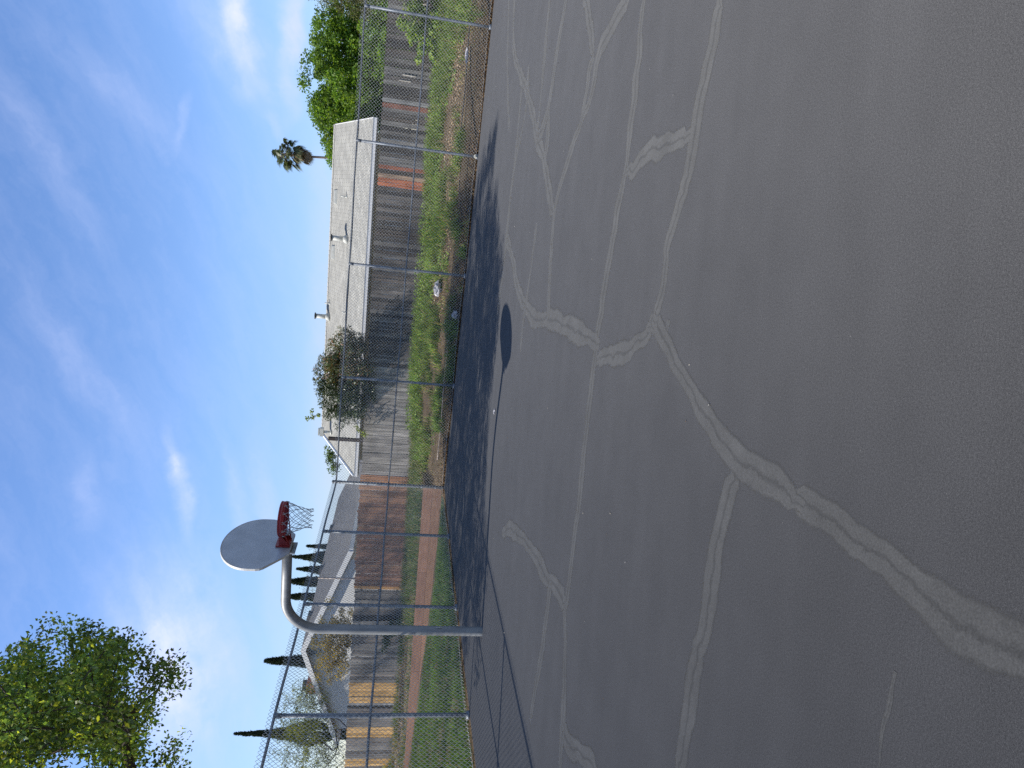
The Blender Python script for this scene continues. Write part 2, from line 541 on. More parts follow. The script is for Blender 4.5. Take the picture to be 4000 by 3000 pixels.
tag(so, 'pale wandering bands of crack filler on the asphalt court', 'crack repair', kind='structure')

# ------------------------------------------------------------------ basketball hoop
HB = np.array([-3.849, 10.201])
HAZ = -0.30
HD = np.array([math.cos(HAZ), math.sin(HAZ)]); HT = np.array([-HD[1], HD[0]])


def H(d, t, z):
    p = HB + HD * d + HT * t
    return (p[0], p[1], z)


hoop = empty('basketball_hoop', (HB[0], HB[1], 0),
             'steel basketball hoop on a bent grey pole with a fan shaped backboard', 'basketball hoop')
mb = MB()
zt, rb = 2.93, .50
pp = [H(0, 0, -.2), H(0, 0, .02), H(0, 0, 1.0), H(0, 0, 1.9), H(0, 0, zt - rb)]
for k in range(1, 13):
    a = k / 12 * math.pi / 2
    pp.append(H(rb - rb * math.cos(a), 0, zt - rb + rb * math.sin(a)))
pp += [H(.9, 0, zt), H(1.34, 0, zt)]
mb.tube(pp, .0705, 24)
pole = mb.build('pole', M['pole'], hoop, True)
mb = MB()      # mounting flange behind the board
mb.box(H(1.345, 0, zt), tuple(np.array(H(.012, 0, 0)) - np.array(H(0, 0, 0))), tuple(np.array(H(0, .14, 0)) - np.array(H(0, 0, 0))), (0, 0, .12))
mb.build('mounting_plate', M['galv'], hoop)
# a scuffed tag welded low on the pole
mb = MB()
mb.tube([H(.072, -.02, .62), H(.085, -.03, .66), H(.072, -.02, .72)], .008, 6)
mb.build('weld_loop', M['vent'], hoop)


def fan_outline(Wd, Ht, n=40):
    o = [(-.20, 0), (.20, 0), (.465, .29), (.49, .335), (.5, .39), (.5, .50)]
    for k in range(1, n):
        a = math.pi * k / n
        o.append((.5 * math.cos(a), .50 + .5 * math.sin(a)))
    o += [(-.5, .50), (-.5, .39), (-.49, .335), (-.465, .29)]
    return [(x * Wd, y * Ht) for x, y in o]


BD, BZ, BW, BHt = 1.42, 2.865, 1.30, .935
ol = fan_outline(BW, BHt)
n = len(ol)
mb = MB()
th = .038
fr = [H(BD, x, BZ + y) for x, y in ol]
# pressed steel: the face is dished a little inside a rolled rim
inn = [H(BD - .006, x * .965, BZ + .5 * BHt + (y - .5 * BHt) * .955) for x, y in ol]
bk = [H(BD - th, x, BZ + y) for x, y in ol]
vs = fr + inn + bk
fs = [tuple(range(n, 2 * n))]
for i in range(n):
    j = (i + 1) % n
    fs.append((i, j, n + j, n + i)); fs.append((j, i, 2 * n + i, 2 * n + j))
fs.append(tuple(reversed(range(2 * n, 3 * n))))
mb.add(vs, fs)
for k, f in enumerate(mb.f):
    if 1 <= k <= 2 * n: mb.m[k] = 1 if (k % 2 == 0) else 0
bb = mb.build('backboard', [M['board'], M['boardedge']], hoop)
bm_ = bb.modifiers.new('edge', 'BEVEL'); bm_.width = .004; bm_.segments = 2; bm_.limit_method = 'ANGLE'; bm_.angle_limit = R(50)

RZ, RR = 3.03, .235
RC = BD + .15 + RR
rim = MB()
ring = [H(RC + RR * math.cos(a), RR * math.sin(a), RZ) for a in np.linspace(0, 2 * math.pi, 56, endpoint=False)]
rim.tube(ring, .011, 10, closed=True)
ring2 = [H(RC + (RR + .004) * math.cos(a), (RR + .004) * math.sin(a), RZ - .062) for a in np.linspace(0, 2 * math.pi, 56, endpoint=False)]
rim.tube(ring2, .009, 8, closed=True)
sk = 56                                                   # the band between the two rods
for k in range(sk):
    a, b = 2 * math.pi * k / sk, 2 * math.pi * (k + 1) / sk
    r1, r0 = RR + .006, RR + .001
    P = lambda r, t, z: H(RC + r * math.cos(t), r * math.sin(t), z)
    rim.hexa([P(r0, a, RZ - .06), P(r1, a, RZ - .06), P(r1, b, RZ - .06), P(r0, b, RZ - .06),
              P(r0, a, RZ), P(r1, a, RZ), P(r1, b, RZ), P(r0, b, RZ)])
rimo = rim.build('rim', M['red'], hoop, True)
mb = MB()                                                 # bracket between board and rim
v3 = lambda d, t, z: tuple(np.array(H(d, t, z)) - np.array(H(0, 0, 0)))
mb.box(H(BD + .012, 0, RZ - .05), v3(.010, 0, 0), v3(0, .115, 0), (0, 0, .095))
mb.hexa([H(BD + .02, -.10, RZ - .018), H(RC - RR + .03, -.085, RZ - .018), H(RC - RR + .03, .085, RZ - .018), H(BD + .02, .10, RZ - .018),
         H(BD + .02, -.10, RZ + .004), H(RC - RR + .03, -.085, RZ + .004), H(RC - RR + .03, .085, RZ + .004), H(BD + .02, .10, RZ + .004)])
for t in (-.095, .095):                                   # side gussets
    mb.hexa([H(BD + .02, t - .005, RZ - .14), H(BD + .03, t - .005, RZ - .14), H(BD + .03, t + .005, RZ - .14), H(BD + .02, t + .005, RZ - .14),
             H(BD + .02, t - .005, RZ - .018), H(RC - RR + .02, t - .005, RZ - .018), H(RC - RR + .02, t + .005, RZ - .018), H(BD + .02, t + .005, RZ - .018)])
for s in (-1, 1):                                         # struts under the ring
    mb.tube([H(BD + .025, s * .08, RZ - .13), H(RC - .02, s * (RR - .005), RZ - .06)], .009, 8)
mb.build('bracket', M['red'], rimo)
NH = 12                                                   # net hooks
for k in range(NH):
    mb = MB()
    a = 2 * math.pi * (k + .5) / NH
    pt = [H(RC + (RR + .012) * math.cos(a + e), (RR + .012) * math.sin(a + e), RZ - .05 + dz) for e, dz in ((-.05, 0), (-.03, -.03), (.03, -.03), (.05, 0))]
    mb.tube(pt, .004, 6)
    mb.build('net_hook', M['vent'], rimo)
net = MB()
rows = [(0, .235), (.065, .212), (.125, .182), (.18, .155), (.23, .138), (.28, .13), (.325, .135)]
rg = np.random.default_rng(3)
knots = []
for i, (dz, r) in enumerate(rows):
    ph = .5 if i % 2 else 0.
    row = []
    for k in range(NH):
        a = 2 * math.pi * (k + .5 + ph) / NH
        sway = .035 * (dz / .4) ** 1.5
        rr = r + rg.normal() * .004 * (i > 0)
        row.append(np.array(H(RC + rr * math.cos(a) + sway * .6, rr * math.sin(a) + sway, RZ - .075 - dz + rg.normal() * .006 * (i > 0))))
    knots.append(row)
for i in range(len(rows) - 1):
    for k in range(NH):
        nx = knots[i + 1]
        b1 = nx[k]; b2 = nx[(k - 1) % NH] if i % 2 == 0 else nx[(k + 1) % NH]
        for bb_ in (b1, b2):
            a_ = knots[i][k]; mid = (a_ + bb_) / 2 + rg.normal(size=3) * .004
            net.tube([a_, mid, bb_], (.0034 if i else .004), 5)
for k in range(NH):                                       # knotted lower hem
    a_ = knots[-1][k]
    net.tube([a_, a_ + np.array([rg.normal() * .008, rg.normal() * .008, -.022])], [.007, .005], 6)
net.build('net', M['net'], hoop, True)

# ------------------------------------------------------------------ chain link fences
WR = .0036


def link_mesh(width, name):
    """zigzag wires woven into diamonds, x along the fence, z up"""
    step = .0415; nw = int(width / step); nz = 74
    dz = (FH + .07) / nz
    k = np.arange(nz + 1)
    V = []; F = []
    base = 0
    rg = np.random.default_rng(2)
    for i in range(nw):
        x = i * step + np.where(k % 2 == i % 2, 0, step) + 0
        # neighbours hook round each other: alternate depth at the corners
        y = np.where(k % 2 == i % 2, -.0035, .0035)
        z = .035 + k * dz
        x = x + rg.normal(size=nz + 1) * .0012
        c = np.stack([x, y, z], 1)
        c[0, 2] += .012; c[-1, 2] -= .006
        t = np.gradient(c, axis=0)
        for j in range(3):
            a = 2 * math.pi * j / 3
            V.append(c + np.stack([math.cos(a) * WR * np.ones(nz + 1), math.sin(a) * WR * np.ones(nz + 1), np.zeros(nz + 1)], 1) * 1.12)
        n1 = nz + 1
        for j in range(3):
            j2 = (j + 1) % 3
            q = np.arange(nz)
            F.append(np.stack([base + j * n1 + q, base + j2 * n1 + q, base + j2 * n1 + q + 1, base + j * n1 + q + 1], 1))
        base += 3 * n1
    V = np.concatenate(V); F = np.concatenate(F)
    me = bpy.data.meshes.new(name)
    m = len(F)
    me.vertices.add(len(V)); me.vertices.foreach_set('co', V.astype(np.float32).ravel())
    me.loops.add(m * 4); me.loops.foreach_set('vertex_index', F.astype(np.int32).ravel())
    me.polygons.add(m); me.polygons.foreach_set('loop_start', np.arange(0, m * 4, 4, dtype=np.int32))
    me.polygons.foreach_set('loop_total', np.full(m, 4, np.int32))
    me.update(calc_edges=True)
    me.materials.append(M['wire'])
    return me


def local_mesh(mb, name, mat, smooth=True):
    o = mb.build(name, mat, None, smooth)
    me = o.data
    bpy.data.objects.remove(o)
    return me


def put(name, me, parent, loc, rz=0.):
    o = bpy.data.objects.new(name, me)
    COL.objects.link(o); o.parent = parent
    o.location = loc; o.rotation_euler = (0, 0, rz)
    return o


mb = MB(); mb.tube([(0, 0, -.3), (0, 0, .5), (0, 0, 2.0), (0, 0, FH - .03)], .034, 14)
mb.tube([(0, 0, .0), (0, 0, .05), (0, 0, .051)], [.075, .06, .03], 12)
POST = local_mesh(mb, 'post', M['galv'])
mb = MB(); mb.tube([(0, 0, FH - .10), (0, 0, FH - .02), (0, 0, FH + .005)], [.040, .040, .030], 14)
mb.tube([(-.03, 0, FH), (.03, 0, FH)], .028, 10)
CAP = local_mesh(mb, 'post_cap', M['galv'])
mb = MB(); mb.tube([(0, 0, -.3), (0, 0, 1), (0, 0, FH + .08)], .045, 16)
mb.tube([(0, 0, FH + .07), (0, 0, FH + .10), (0, 0, FH + .12)], [.050, .048, .02], 14)
for z in np.linspace(.25, FH - .1, 8):
    mb.tube([(0, 0, z - .012), (0, 0, z + .012)], .052, 14)
CPOST = local_mesh(mb, 'post', M['galv'])


def chain_fence(label, p0, direction, stations, corner):
    root = empty('chain_link_fence', (p0[0], p0[1], 0), label, 'fence')
    d = np.array(direction); rz = math.atan2(d[1], d[0])
    L = stations[-1]
    nrm = np.array([-d[1], d[0]])
    if corner:
        put('post', CPOST, root, (0, 0, 0))
    for t in stations[1:]:
        p = put('post', POST, root, (*(d * t), 0), rz)
        put('post_cap', CAP, p, (0, 0, 0))
    for nm, z, r in (('top_rail', FH, .0225), ('middle_rail', 1.585, .0215)):
        mb = MB()
        nseg = int(L / .4)
        mb.tube([(t, 0, z + .006 * math.sin(t * 2.05 + z)) for t in np.linspace(0, L, nseg)], r, 10)
        put(nm, local_mesh(mb, nm, M['galv']), root, (0, 0, 0), rz)
    mb = MB()
    mb.tube([(t, 0, .055 + .02 * math.sin(t * 1.7)) for t in np.linspace(0, L, int(L / .3))], .003, 5)
    put('tension_wire', local_mesh(mb, 'tension_wire', M['wire']), root, (0, 0, 0), rz)
    cache = {}
    side = chain_fence.side
    for a, b in zip(stations[:-1], stations[1:]):
        w = round(b - a, 2)
        if w not in cache: cache[w] = link_mesh(w, 'chain_link_mesh')
        off = nrm * side * .03
        put('chain_link_mesh', cache[w], root, (d[0] * a + off[0], d[1] * a + off[1], 0), rz)
    # twisted wire ties
    return root


chain_fence.side = -1
chain_fence('tall chain link fence along the far end of the asphalt court', P0, E1, [0] + [3.065 * i for i in range(1, 7)], True)
chain_fence.side = 1
chain_fence('tall chain link fence behind the basketball hoop, beside the mown grass strip', P0, DB,
            [0, 2.915, 5.93, 8.92, 11.9, 14.88, 17.86], False)

# ------------------------------------------------------------------ timber retaining wall
rw = empty('retaining_wall', W(-.5, .93, 0), 'low retaining wall of two wide brown boards behind the grass strip', 'wall')
zt_ = lambda s: .555 + .024 * s
rg = np.random.default_rng(8)
for row in range(2):
    b_ = MB()
    s = -.42 - (.0 if row else 1.2)
    cuts = [-.42] + ([-3.3, -6.9, -10.6, -14.2, -18] if row else [-5.1, -8.7, -12.4, -18])
    for s1, s0 in zip(cuts[:-1], cuts[1:]):
        hi = lambda s: zt_(s) - (.285 if row == 0 else 0)
        lo = lambda s: zt_(s) - (.60 if row == 0 else .279)
        k = .85 + .3 * rg.random(); c = (.35 * k, .19 * k, .112 * k) if row == 0 else (.33 * k, .175 * k, .11 * k)
        a, bb_ = s0 + .004, s1 - .004
        b_.hexa([W(a, .90 + .004 * row, lo(a)), W(bb_, .90 + .004 * row, lo(bb_)), W(bb_, .945, lo(bb_)), W(a, .945, lo(a)),
                 W(a, .90 + .004 * row, hi(a)), W(bb_, .90 + .004 * row, hi(bb_)), W(bb_, .945, hi(bb_)), W(a, .945, hi(a))], c)
    b_.build('board', M['timber'], rw)
pm = MB()
for s in np.arange(-1.2, -18, -2.4):
    pm.sbox(s - .045, s + .045, .95, 1.04, -.4, zt_(s) - .03, (.2, .11, .075), f=W)
pm.build('stake', M['timber'], rw)

# ------------------------------------------------------------------ wooden fences
FO = 6.8
DARKW = [(.105, .092, .083), (.068, .060, .054), (.14, .127, .116), (.19, .175, .162), (.052, .046, .043), (.085, .070, .060), (.115, .10, .09)]
LEFTW = [(.187, .168, .146), (.153, .136, .121), (.221, .200, .175), (.123, .108, .097), (.200, .170, .143)]
PALEW = [(.281, .256, .233), (.252, .230, .210), (.311, .284, .256), (.231, .210, .195)]
BROWN = [(.310, .155, .090), (.260, .131, .076), (.353, .185, .110), (.284, .146, .091), (.397, .205, .111)]
YEL = [(.561, .337, .127), (.617, .383, .154), (.515, .309, .112)]


def top_z(s): return 2.70 + .0125 * s - .0 * s


def bot_z(s): return .62 + .012 * s


def wood_fence(label, s0, s1, pal, special=(), gaps=(), width=.14, ztop=0., ragged=.015, behind='new'):
    root = empty('wooden_fence', W((s0 + s1) / 2, FO, .7), label, 'fence')
    rg = np.random.default_rng(int(abs(s0) * 100) + 3)
    panel = MB(); extras = {}
    s = s0
    while s < s1 - .03:
        w = width * (1 + rg.normal() * .05)
        e = min(s + w, s1)
        mid = (s + e) / 2
        if any(a <= mid <= b for a, b in gaps):
            s = e; continue
        tgt, col = panel, None
        for (a, b, pl, nm, lb) in special:
            if a <= mid <= b:
                tgt = extras.setdefault((nm, a), [MB(), lb])[0]; col = pl[rg.integers(len(pl))]
        if col is None:
            col = pal[rg.integers(len(pal))]
            k = .55 + .45 * float(vnoise(s * .8, 2.2, 5)) + .45 * rg.random(); col = tuple(c * k for c in col)
        else:
            k = .9 + .2 * rg.random(); col = tuple(c * k for c in col)
        zt = top_z(mid) + ztop + rg.normal() * ragged
        zb = bot_z(mid) - .2
        d = rg.normal() * .004; lean = rg.normal() * .006
        g = .006 + .011 * rg.random()
        a, b = s + g / 2, e - g / 2
        cz = .035                                           # clipped top corners
        p = []
        for o in (FO - .009 + d, FO + .009 + d):
            p += [W(a, o, zb), W(b, o, zb), W(b + lean, o, zt - cz), W(b - .03 + lean, o, zt), W(a + .03 + lean, o, zt), W(a + lean, o, zt - cz)]
        fs = [(0, 1, 2, 3, 4, 5), (11, 10, 9, 8, 7, 6)] + [(i + 6, (i + 1) % 6 + 6, (i + 1) % 6, i) for i in range(6)]
        tgt.add(p, fs, col)
        s = e
    panel.build('board_panel', M['wood'], root)
    for (nm, _), (mb_, lb) in extras.items():
        o = mb_.build(nm, M['wood'], root)
        if lb: o['label'] = lb
    fr = MB()
    for z in (.30, 1.05, 1.75):
        for a in np.arange(s0, s1 - .01, 2.4):
            b = min(a + 2.4, s1)
            fr.hexa([W(a, FO + .022, bot_z(a) + z), W(b, FO + .022, bot_z(b) + z), W(b, FO + .06, bot_z(b) + z), W(a, FO + .06, bot_z(a) + z),
                     W(a, FO + .022, bot_z(a) + z + .09), W(b, FO + .022, bot_z(b) + z + .09), W(b, FO + .06, bot_z(b) + z + .09), W(a, FO + .06, bot_z(a) + z + .09)], (.16, .12, .09))
    fr.build('rail', M['wood'], root)
    for a in np.arange(s0 + .1, s1, 2.4):
        pm = MB(); pm.sbox(a - .045, a + .045, FO + .062, FO + .152, bot_z(a) - .3, top_z(a) - .06, (.15, .11, .085), f=W)
        pm.build('post', M['wood'], root)
    return root


wood_fence('weathered grey plank fence patched with yellow new boards, in front of the gabled house', -24, -7.56, LEFTW,
           special=[(-8.99, -8.80, [(.02, .018, .016)], 'gap_shade_board', None), (-10.03, -9.95, [(.02, .018, .016)], 'gap_shade_board', None), (-13.3, -13.18, [(.02, .018, .016)], 'gap_shade_board', None), (-16.26, -15.90, YEL, 'new_boards', 'two fresh yellow boards'), (-14.74, -14.28, YEL, 'new_boards', 'three fresh yellow boards'),  # near-black boards stand in for the shade inside open gaps
                    (-13.0, -12.04, YEL, 'new_boards', 'wide run of fresh yellow boards'),
                    (-13.18, -13.0, [(.26, .255, .25)], 'pale_board', None)])
bf = wood_fence('reddish brown plank fence with a ragged top edge', -7.54, -2.54, BROWN,
                special=[(-7.56, -7.38, [(.58, .30, .10)], 'orange_board', 'bright orange end board')], ztop=.03, ragged=.022)
wood_fence('pale grey tight plank fence left of the leafy overhanging shrub', -2.52, 1.80, PALEW, width=.15, ragged=.006)
dk = wood_fence('dark weathered plank fence with orange replacement boards', 1.82, 19, DARKW,
                special=[(8.34, 8.60, [(.42, .145, .075), (.38, .13, .07)], 'orange_board', 'bright orange board'),
                         (8.60, 8.78, [(.44, .30, .20), (.40, .27, .185)], 'tan_board', 'pale tan board'),
                         (8.93, 9.13, [(.30, .115, .07), (.26, .10, .065)], 'orange_board', 'dull red orange board'),
                         (10.90, 11.06, [(.27, .12, .085)], 'orange_board', 'faded red board'), (11.14, 11.30, [(.34, .325, .31)], 'pale_board', 'bleached grey board')],
                width=.145, ragged=.012)
for s, a, b in ((12.04, 1.79, 2.22), (11.85, 1.94, 2.34)):
    pm = MB(); pm.sbox(s - .014, s + .014, FO - .034, FO - .016, a, b, (.62, .56, .48), f=W)
    pm.build('wood_strip', M['wood'], dk)

# a post and a rusty pipe that stand up behind the fence
mb = MB(); mb.sbox(-1.28, -1.155, FO + .16, FO + .27, .4, 4.0, (.055, .045, .045), f=W)
o = mb.build('wooden_post', M['wood']); tag(o, 'dark square wooden post standing above the pale grey plank fence', 'post')
mb = MB(); mb.tube([W(-7.2, FO + .2, .4), W(-7.2, FO + .2, 2.4), W(-7.21, FO + .2, 4.09)], .035, 10)
M['rust'] = mat_plain('rusty_pipe', (.30, .25, .22), .7, .2, .3, 8)
o = mb.build('metal_pole', M['rust'], None, True); tag(o, 'thin rusty metal pole standing behind the brown plank fence', 'pole')

# a rusty pipe lying along the foot of the weedy bank
for a, b, o0, lab in ((.6, 5.2, .62, 'thin rusty pipe lying on the weeds below the pale fence'), (9.6, 14.5, 1.05, 'dark straight pipe lying on the bank near the ivy')):
    mb = MB()
    mb.tube([W(s, o0 + .03 * math.sin(s * 1.1), gz1(s, o0) + .06 + .01 * math.sin(s * 2.7)) for s in np.linspace(a, b, 20)], .016, 8)
    o = mb.build('metal_pipe', M['rust'] if a < 5 else M['dark'], None, True); tag(o, lab, 'pipe')

# ------------------------------------------------------------------ houses


def roof_plane(mb, a, b, c, d, uvs):
    mb.add([a, b, c, d], [(0, 1, 2, 3)])
    uvs.append([(0, 0)] * 4)


def uv_build(mb, name, mats, parent, uvs):
    o = mb.build(name, mats, parent)
    l = o.data.uv_layers.new(name='UVMap')
    flat = [xy for f in uvs for xy in f]
    l.data.foreach_set('uv', np.array(flat, np.float32).ravel())
    return o


def shingled(mb, uvs, f, ea, eb, ra, rb, courses):
    """courses of shingles from eave line (ea->eb) to ridge line (ra->rb); each course overlaps the one above"""
    ea, eb, ra, rb = (np.array(x, float) for x in (ea, eb, ra, rb))
    nrm = np.cross(eb - ea, ra - ea); nrm /= np.linalg.norm(nrm)
    if nrm[2] < 0: nrm = -nrm
    Ls = np.linalg.norm((ra + rb) / 2 - (ea + eb) / 2)
    along = (eb - ea) / np.linalg.norm(eb - ea)
    for i in range(courses):
        t0, t1 = i / courses, (i + 1) / courses + .002
        a = ea + (ra - ea) * t0; b = eb + (rb - eb) * t0
        c = eb + (rb - eb) * t1; d = ea + (ra - ea) * t1
        lift = nrm * .016; lo = nrm * .002
        v = [a + lift, b + lift, c + lo, d + lo, a, b]
        mb.add(v, [(0, 1, 2, 3), (4, 5, 1, 0)])
        u0 = lambda p: float((p - ea) @ along)
        y0 = i * .145 + .006; y1 = i * .145 + .14
        uvs.append([(u0(a), y0), (u0(b), y0), (u0(c), y1), (u0(d), y1)])
        uvs.append([(u0(a), y0 - .004), (u0(b), y0 - .004), (u0(b), y0), (u0(a), y0)])


# --- the long low house beyond the dark fence
h1 = empty('house', Wt(4, 13, .8), 'long low house with a pale shingle roof behind the dark plank fence', 'house')
EO, RO = 9.5, 14.1
EZ = 3.12; RZ1 = EZ + .4167 * (RO - EO)
sL, sR = -3.72, 10.85
rL = -3.45
mb = MB(); uvs = []
shingled(mb, uvs, None, Wt(sL, EO, EZ), Wt(sR, EO, EZ), Wt(rL, RO, RZ1), Wt(sR, RO, RZ1), 34)
# far slope, hip end and gable underside close the roof
far = RO + (RO - EO)
mb.add([Wt(sR, far, EZ), Wt(sL, far, EZ), Wt(rL, RO, RZ1), Wt(sR, RO, RZ1)], [(0, 1, 2, 3)]); uvs.append([(0, 0), (14, 0), (14, 5), (0, 5)])
mb.add([Wt(sL, far, EZ), Wt(sL, EO, EZ), Wt(rL, RO, RZ1)], [(0, 1, 2)]); uvs.append([(0, 0), (9, 0), (4.5, 5)])
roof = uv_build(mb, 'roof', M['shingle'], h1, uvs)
mb = MB()                                                   # ridge caps, one by one
for s in np.arange(rL, sR - .1, .21):
    a, b = s, s + .23
    for sg in (-1, 1):
        mb.hexa([Wt(a, RO, RZ1 + .014), Wt(b, RO, RZ1 + .022), Wt(b, RO + sg * .13, RZ1 - .04), Wt(a, RO + sg * .13, RZ1 - .048),
                 Wt(a, RO, RZ1 + .03), Wt(b, RO, RZ1 + .045), Wt(b, RO + sg * .14, RZ1 - .02), Wt(a, RO + sg * .14, RZ1 - .03)], (.40, .39, .36))
for s, e in ((sL, None),):
    pts = [Wt(sL + (rL - sL) * t, EO + (RO - EO) * t, EZ + (RZ1 - EZ) * t + .03) for t in np.linspace(0, 1, 22)]
    for p, q in zip(pts[:-1], pts[1:]): mb.tube([p, q], [.05, .06], 5)
M['ridge'] = mat_tone('ridge_shingles', .9, .2, 9)
mb.build('ridge_cap', M['ridge'], roof)
mb = MB()
mb.sbox(sL + .02, sR - .02, EO - .015, EO + .015, EZ - .20, EZ - .012)
mb.build('fascia', M['vent'], h1)
mb = MB()                                                   # gutter: a trough with a rolled front lip
for (o0, o1, z0, z1) in ((EO - .125, EO - .018, -.145, -.135), (EO - .135, EO - .125, -.145, -.012), (EO - .145, EO - .12, -.024, -.008)):
    mb.sbox(sL, sR, o0, o1, EZ + z0, EZ + z1)
mb.sbox(sR - .004, sR + .004, EO - .13, EO - .018, EZ - .14, EZ - .015)
mb.build('gutter', M['white'], h1)
mb = MB()                                                   # rake board on the gable end
mb.hexa([Wt(sR - .02, EO, EZ - .17), Wt(sR + .02, EO, EZ - .17), Wt(sR + .02, RO, RZ1 - .17), Wt(sR - .02, RO, RZ1 - .17),
         Wt(sR - .02, EO, EZ + .012), Wt(sR + .02, EO, EZ + .012), Wt(sR + .02, RO, RZ1 + .012), Wt(sR - .02, RO, RZ1 + .012)])
mb.build('rake_board', M['white'], h1)
mb = MB()
mb.sbox(sL + .5, sR - .45, EO + .6, far - .6, .3, EZ - .03)
g0, g1 = sR - .45, sR - .451
mb.add([Wt(g0, EO + .6, EZ - .05), Wt(g0, far - .6, EZ - .05), Wt(g0, RO, RZ1 - .1), Wt(g0 - .1, EO + .6, EZ - .05), Wt(g0 - .1, far - .6, EZ - .05), Wt(g0 - .1, RO, RZ1 - .1)],
       [(0, 1, 2), (5, 4, 3), (0, 2, 5, 3), (2, 1, 4, 5)])
mb.build('wall', M['wall'], h1)
mb = MB(); mb.sbox(sL + .05, sR - .05, EO + .02, EO + .6, EZ - .06, EZ - .045)
mb.build('soffit', M['wall'], h1)


def roofz(o): return EZ + .4167 * (o - EO)


def flue(s, o, h, r, big=True, name='flue_pipe'):
    z = roofz(o)
    mb = MB()
    # flashing cone, pipe, cap
    if big:
        mb.tube([Wt(s, o, z - .05), Wt(s, o, z + .10), Wt(s, o, z + .17)], [r * 2.1, r * 1.5, r * 1.05], 16)
        mb.tube([Wt(s, o, z + .1), Wt(s, o, z + h)], r, 16)
        f = mb.build(name, M['vent'], roof, True)
        c = MB(); c.tube([Wt(s, o, z + h - .02), Wt(s, o, z + h + .02)], r * .8, 12)
        c.tube([Wt(s, o, z + h + .01), Wt(s, o, z + h + .05), Wt(s, o, z + h + .055)], [r * 1.45, r * 1.45, r * .9], 16)
        c.build('flue_cap', M['dark'], f, True) if False else c.build('flue_cap', M['dark'], roof, True)
    else:
        mb.tube([Wt(s, o, z - .02), Wt(s, o, z + .06), Wt(s, o, z + .065)], [r * 2.6, r * 1.6, r], 12)
        mb.tube([Wt(s, o, z), Wt(s, o, z + h)], r, 12)
        mb.build(name, M['vent'], roof, True)


flue(6.09, 11.8, .62, .105)
flue(2.35, 13.75, .60, .105)
flue(7.84, 12.05, .26, .03, False, 'vent_pipe')
flue(2.99, 13.7, .24, .03, False, 'vent_pipe')
flue(3.0, 11.45, .2, .03, False, 'vent_pipe')
flue(-2.93, 12.7, .40, .06, False, 'vent_pipe')
mb = MB()                                                   # square hood on the last vent
z = roofz(12.7)
mb.sbox(-3.13, -2.75, 12.58, 12.82, z + .36, z + .52); mb.sbox(-3.1, -2.78, 12.6, 12.8, z + .55, z + .60)
mb.build('vent_hood', M['vent'], roof)
for s in (7.79, 5.36):                                      # low slant-back roof vents
    mb = MB(); o0 = 13.30; z = roofz(o0)
    mb.hexa([Wt(s - .33, o0, z), Wt(s + .33, o0, z), Wt(s + .33, o0 + .34, z + .14), Wt(s - .33, o0 + .34, z + .14),
             Wt(s - .27, o0 + .02, z + .12), Wt(s + .27, o0 + .02, z + .12), Wt(s + .27, o0 + .34, z + .20), Wt(s - .27, o0 + .34, z + .20)])
    mb.build('roof_vent', M['vent'], roof)

# --- the gabled house on the other side
h2 = empty('house', Wt(-12.8, 14, .7), 'white house with a gable wall and grey shingle roof behind the patched fence', 'house')
GO, GE = 10.0, 27.0
gs, gl, gr = -12.8, -18.0, -7.6
pz, ez = 5.12, 3.38
ezr = 3.19; 
PK, LE, RE = (lambda o: W(gs, o, 4.97)), (lambda o: W(gl, o, 3.15)), (lambda o: W(gr, o, 3.10))
mb = MB(); uvs = []
shingled(mb, uvs, None, RE(GO), RE(GE), PK(GO), PK(GE), 38)
shingled(mb, uvs, None, LE(GE), LE(GO), PK(GE), PK(GO), 38)
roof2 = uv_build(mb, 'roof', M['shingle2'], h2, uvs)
mb = MB()
dn = np.array([0, 0, -.012]); d2 = np.array([0, 0, -.21])
for A, B in ((LE, PK), (PK, RE)):
    for o0, o1 in ((GO - .03, GO - .002),):
        a0, b0, a1, b1 = (np.array(x) for x in (A(o0), B(o0), A(o1), B(o1)))
        up = np.array([0, 0, .025])
        mb.hexa([a0 + d2, b0 + d2, b1 + d2, a1 + d2, a0 + up, b0 + up, b1 + up, a1 + up])
mb.build('rake_board', M['white'], h2)
mb = MB()
for A, sg in ((RE, 1), (LE, -1)):
    a = np.array(A(GO)); b = np.array(A(GE)); e = np.array([*(E1 * sg), 0])
    mb.hexa([a + e * .002 + d2, b + e * .002 + d2, b + e * .12 + d2 * .9, a + e * .12 + d2 * .9, a + e * .002 + dn, b + e * .002 + dn, b + e * .12 + dn, a + e * .12 + dn])
mb.build('gutter', M['white'], h2)
mb = MB()
wo = GO + .27
wl, wr = gl + .55, gr - .55
zz = lambda s: 4.97 - abs(s - gs) * (1.82 / 5.1 if s < gs else 1.87 / 5.18) - .09
b0 = [W(wl, wo, .3), W(wr, wo, .3), W(wr, wo, zz(wr)), W(gs, wo, zz(gs)), W(wl, wo, zz(wl))]
b1 = [W(wl, GE - .5, .3), W(wr, GE - .5, .3), W(wr, GE - .5, zz(wr)), W(gs, GE - .5, zz(gs)), W(wl, GE - .5, zz(wl))]
mb.add(b0 + b1, [(0, 1, 2, 3, 4), (9, 8, 7, 6, 5), (1, 6, 7, 2), (5, 0, 4, 9)])
mb.build('wall', M['wallwhite'], h2)
gv = MB()
gv.sbox(-13.26, -12.86, wo - .03, wo - .004, 4.06, 4.68, f=W)
gvo = gv.build('gable_vent', M['vent'], h2)
sl = MB()
for k in range(7):
    z = 4.11 + k * .078
    sl.sbox(-13.22, -12.90, wo - .036, wo - .0305, z, z + .04, f=W)
sl.build('vent_slot', M['dark'], gvo)
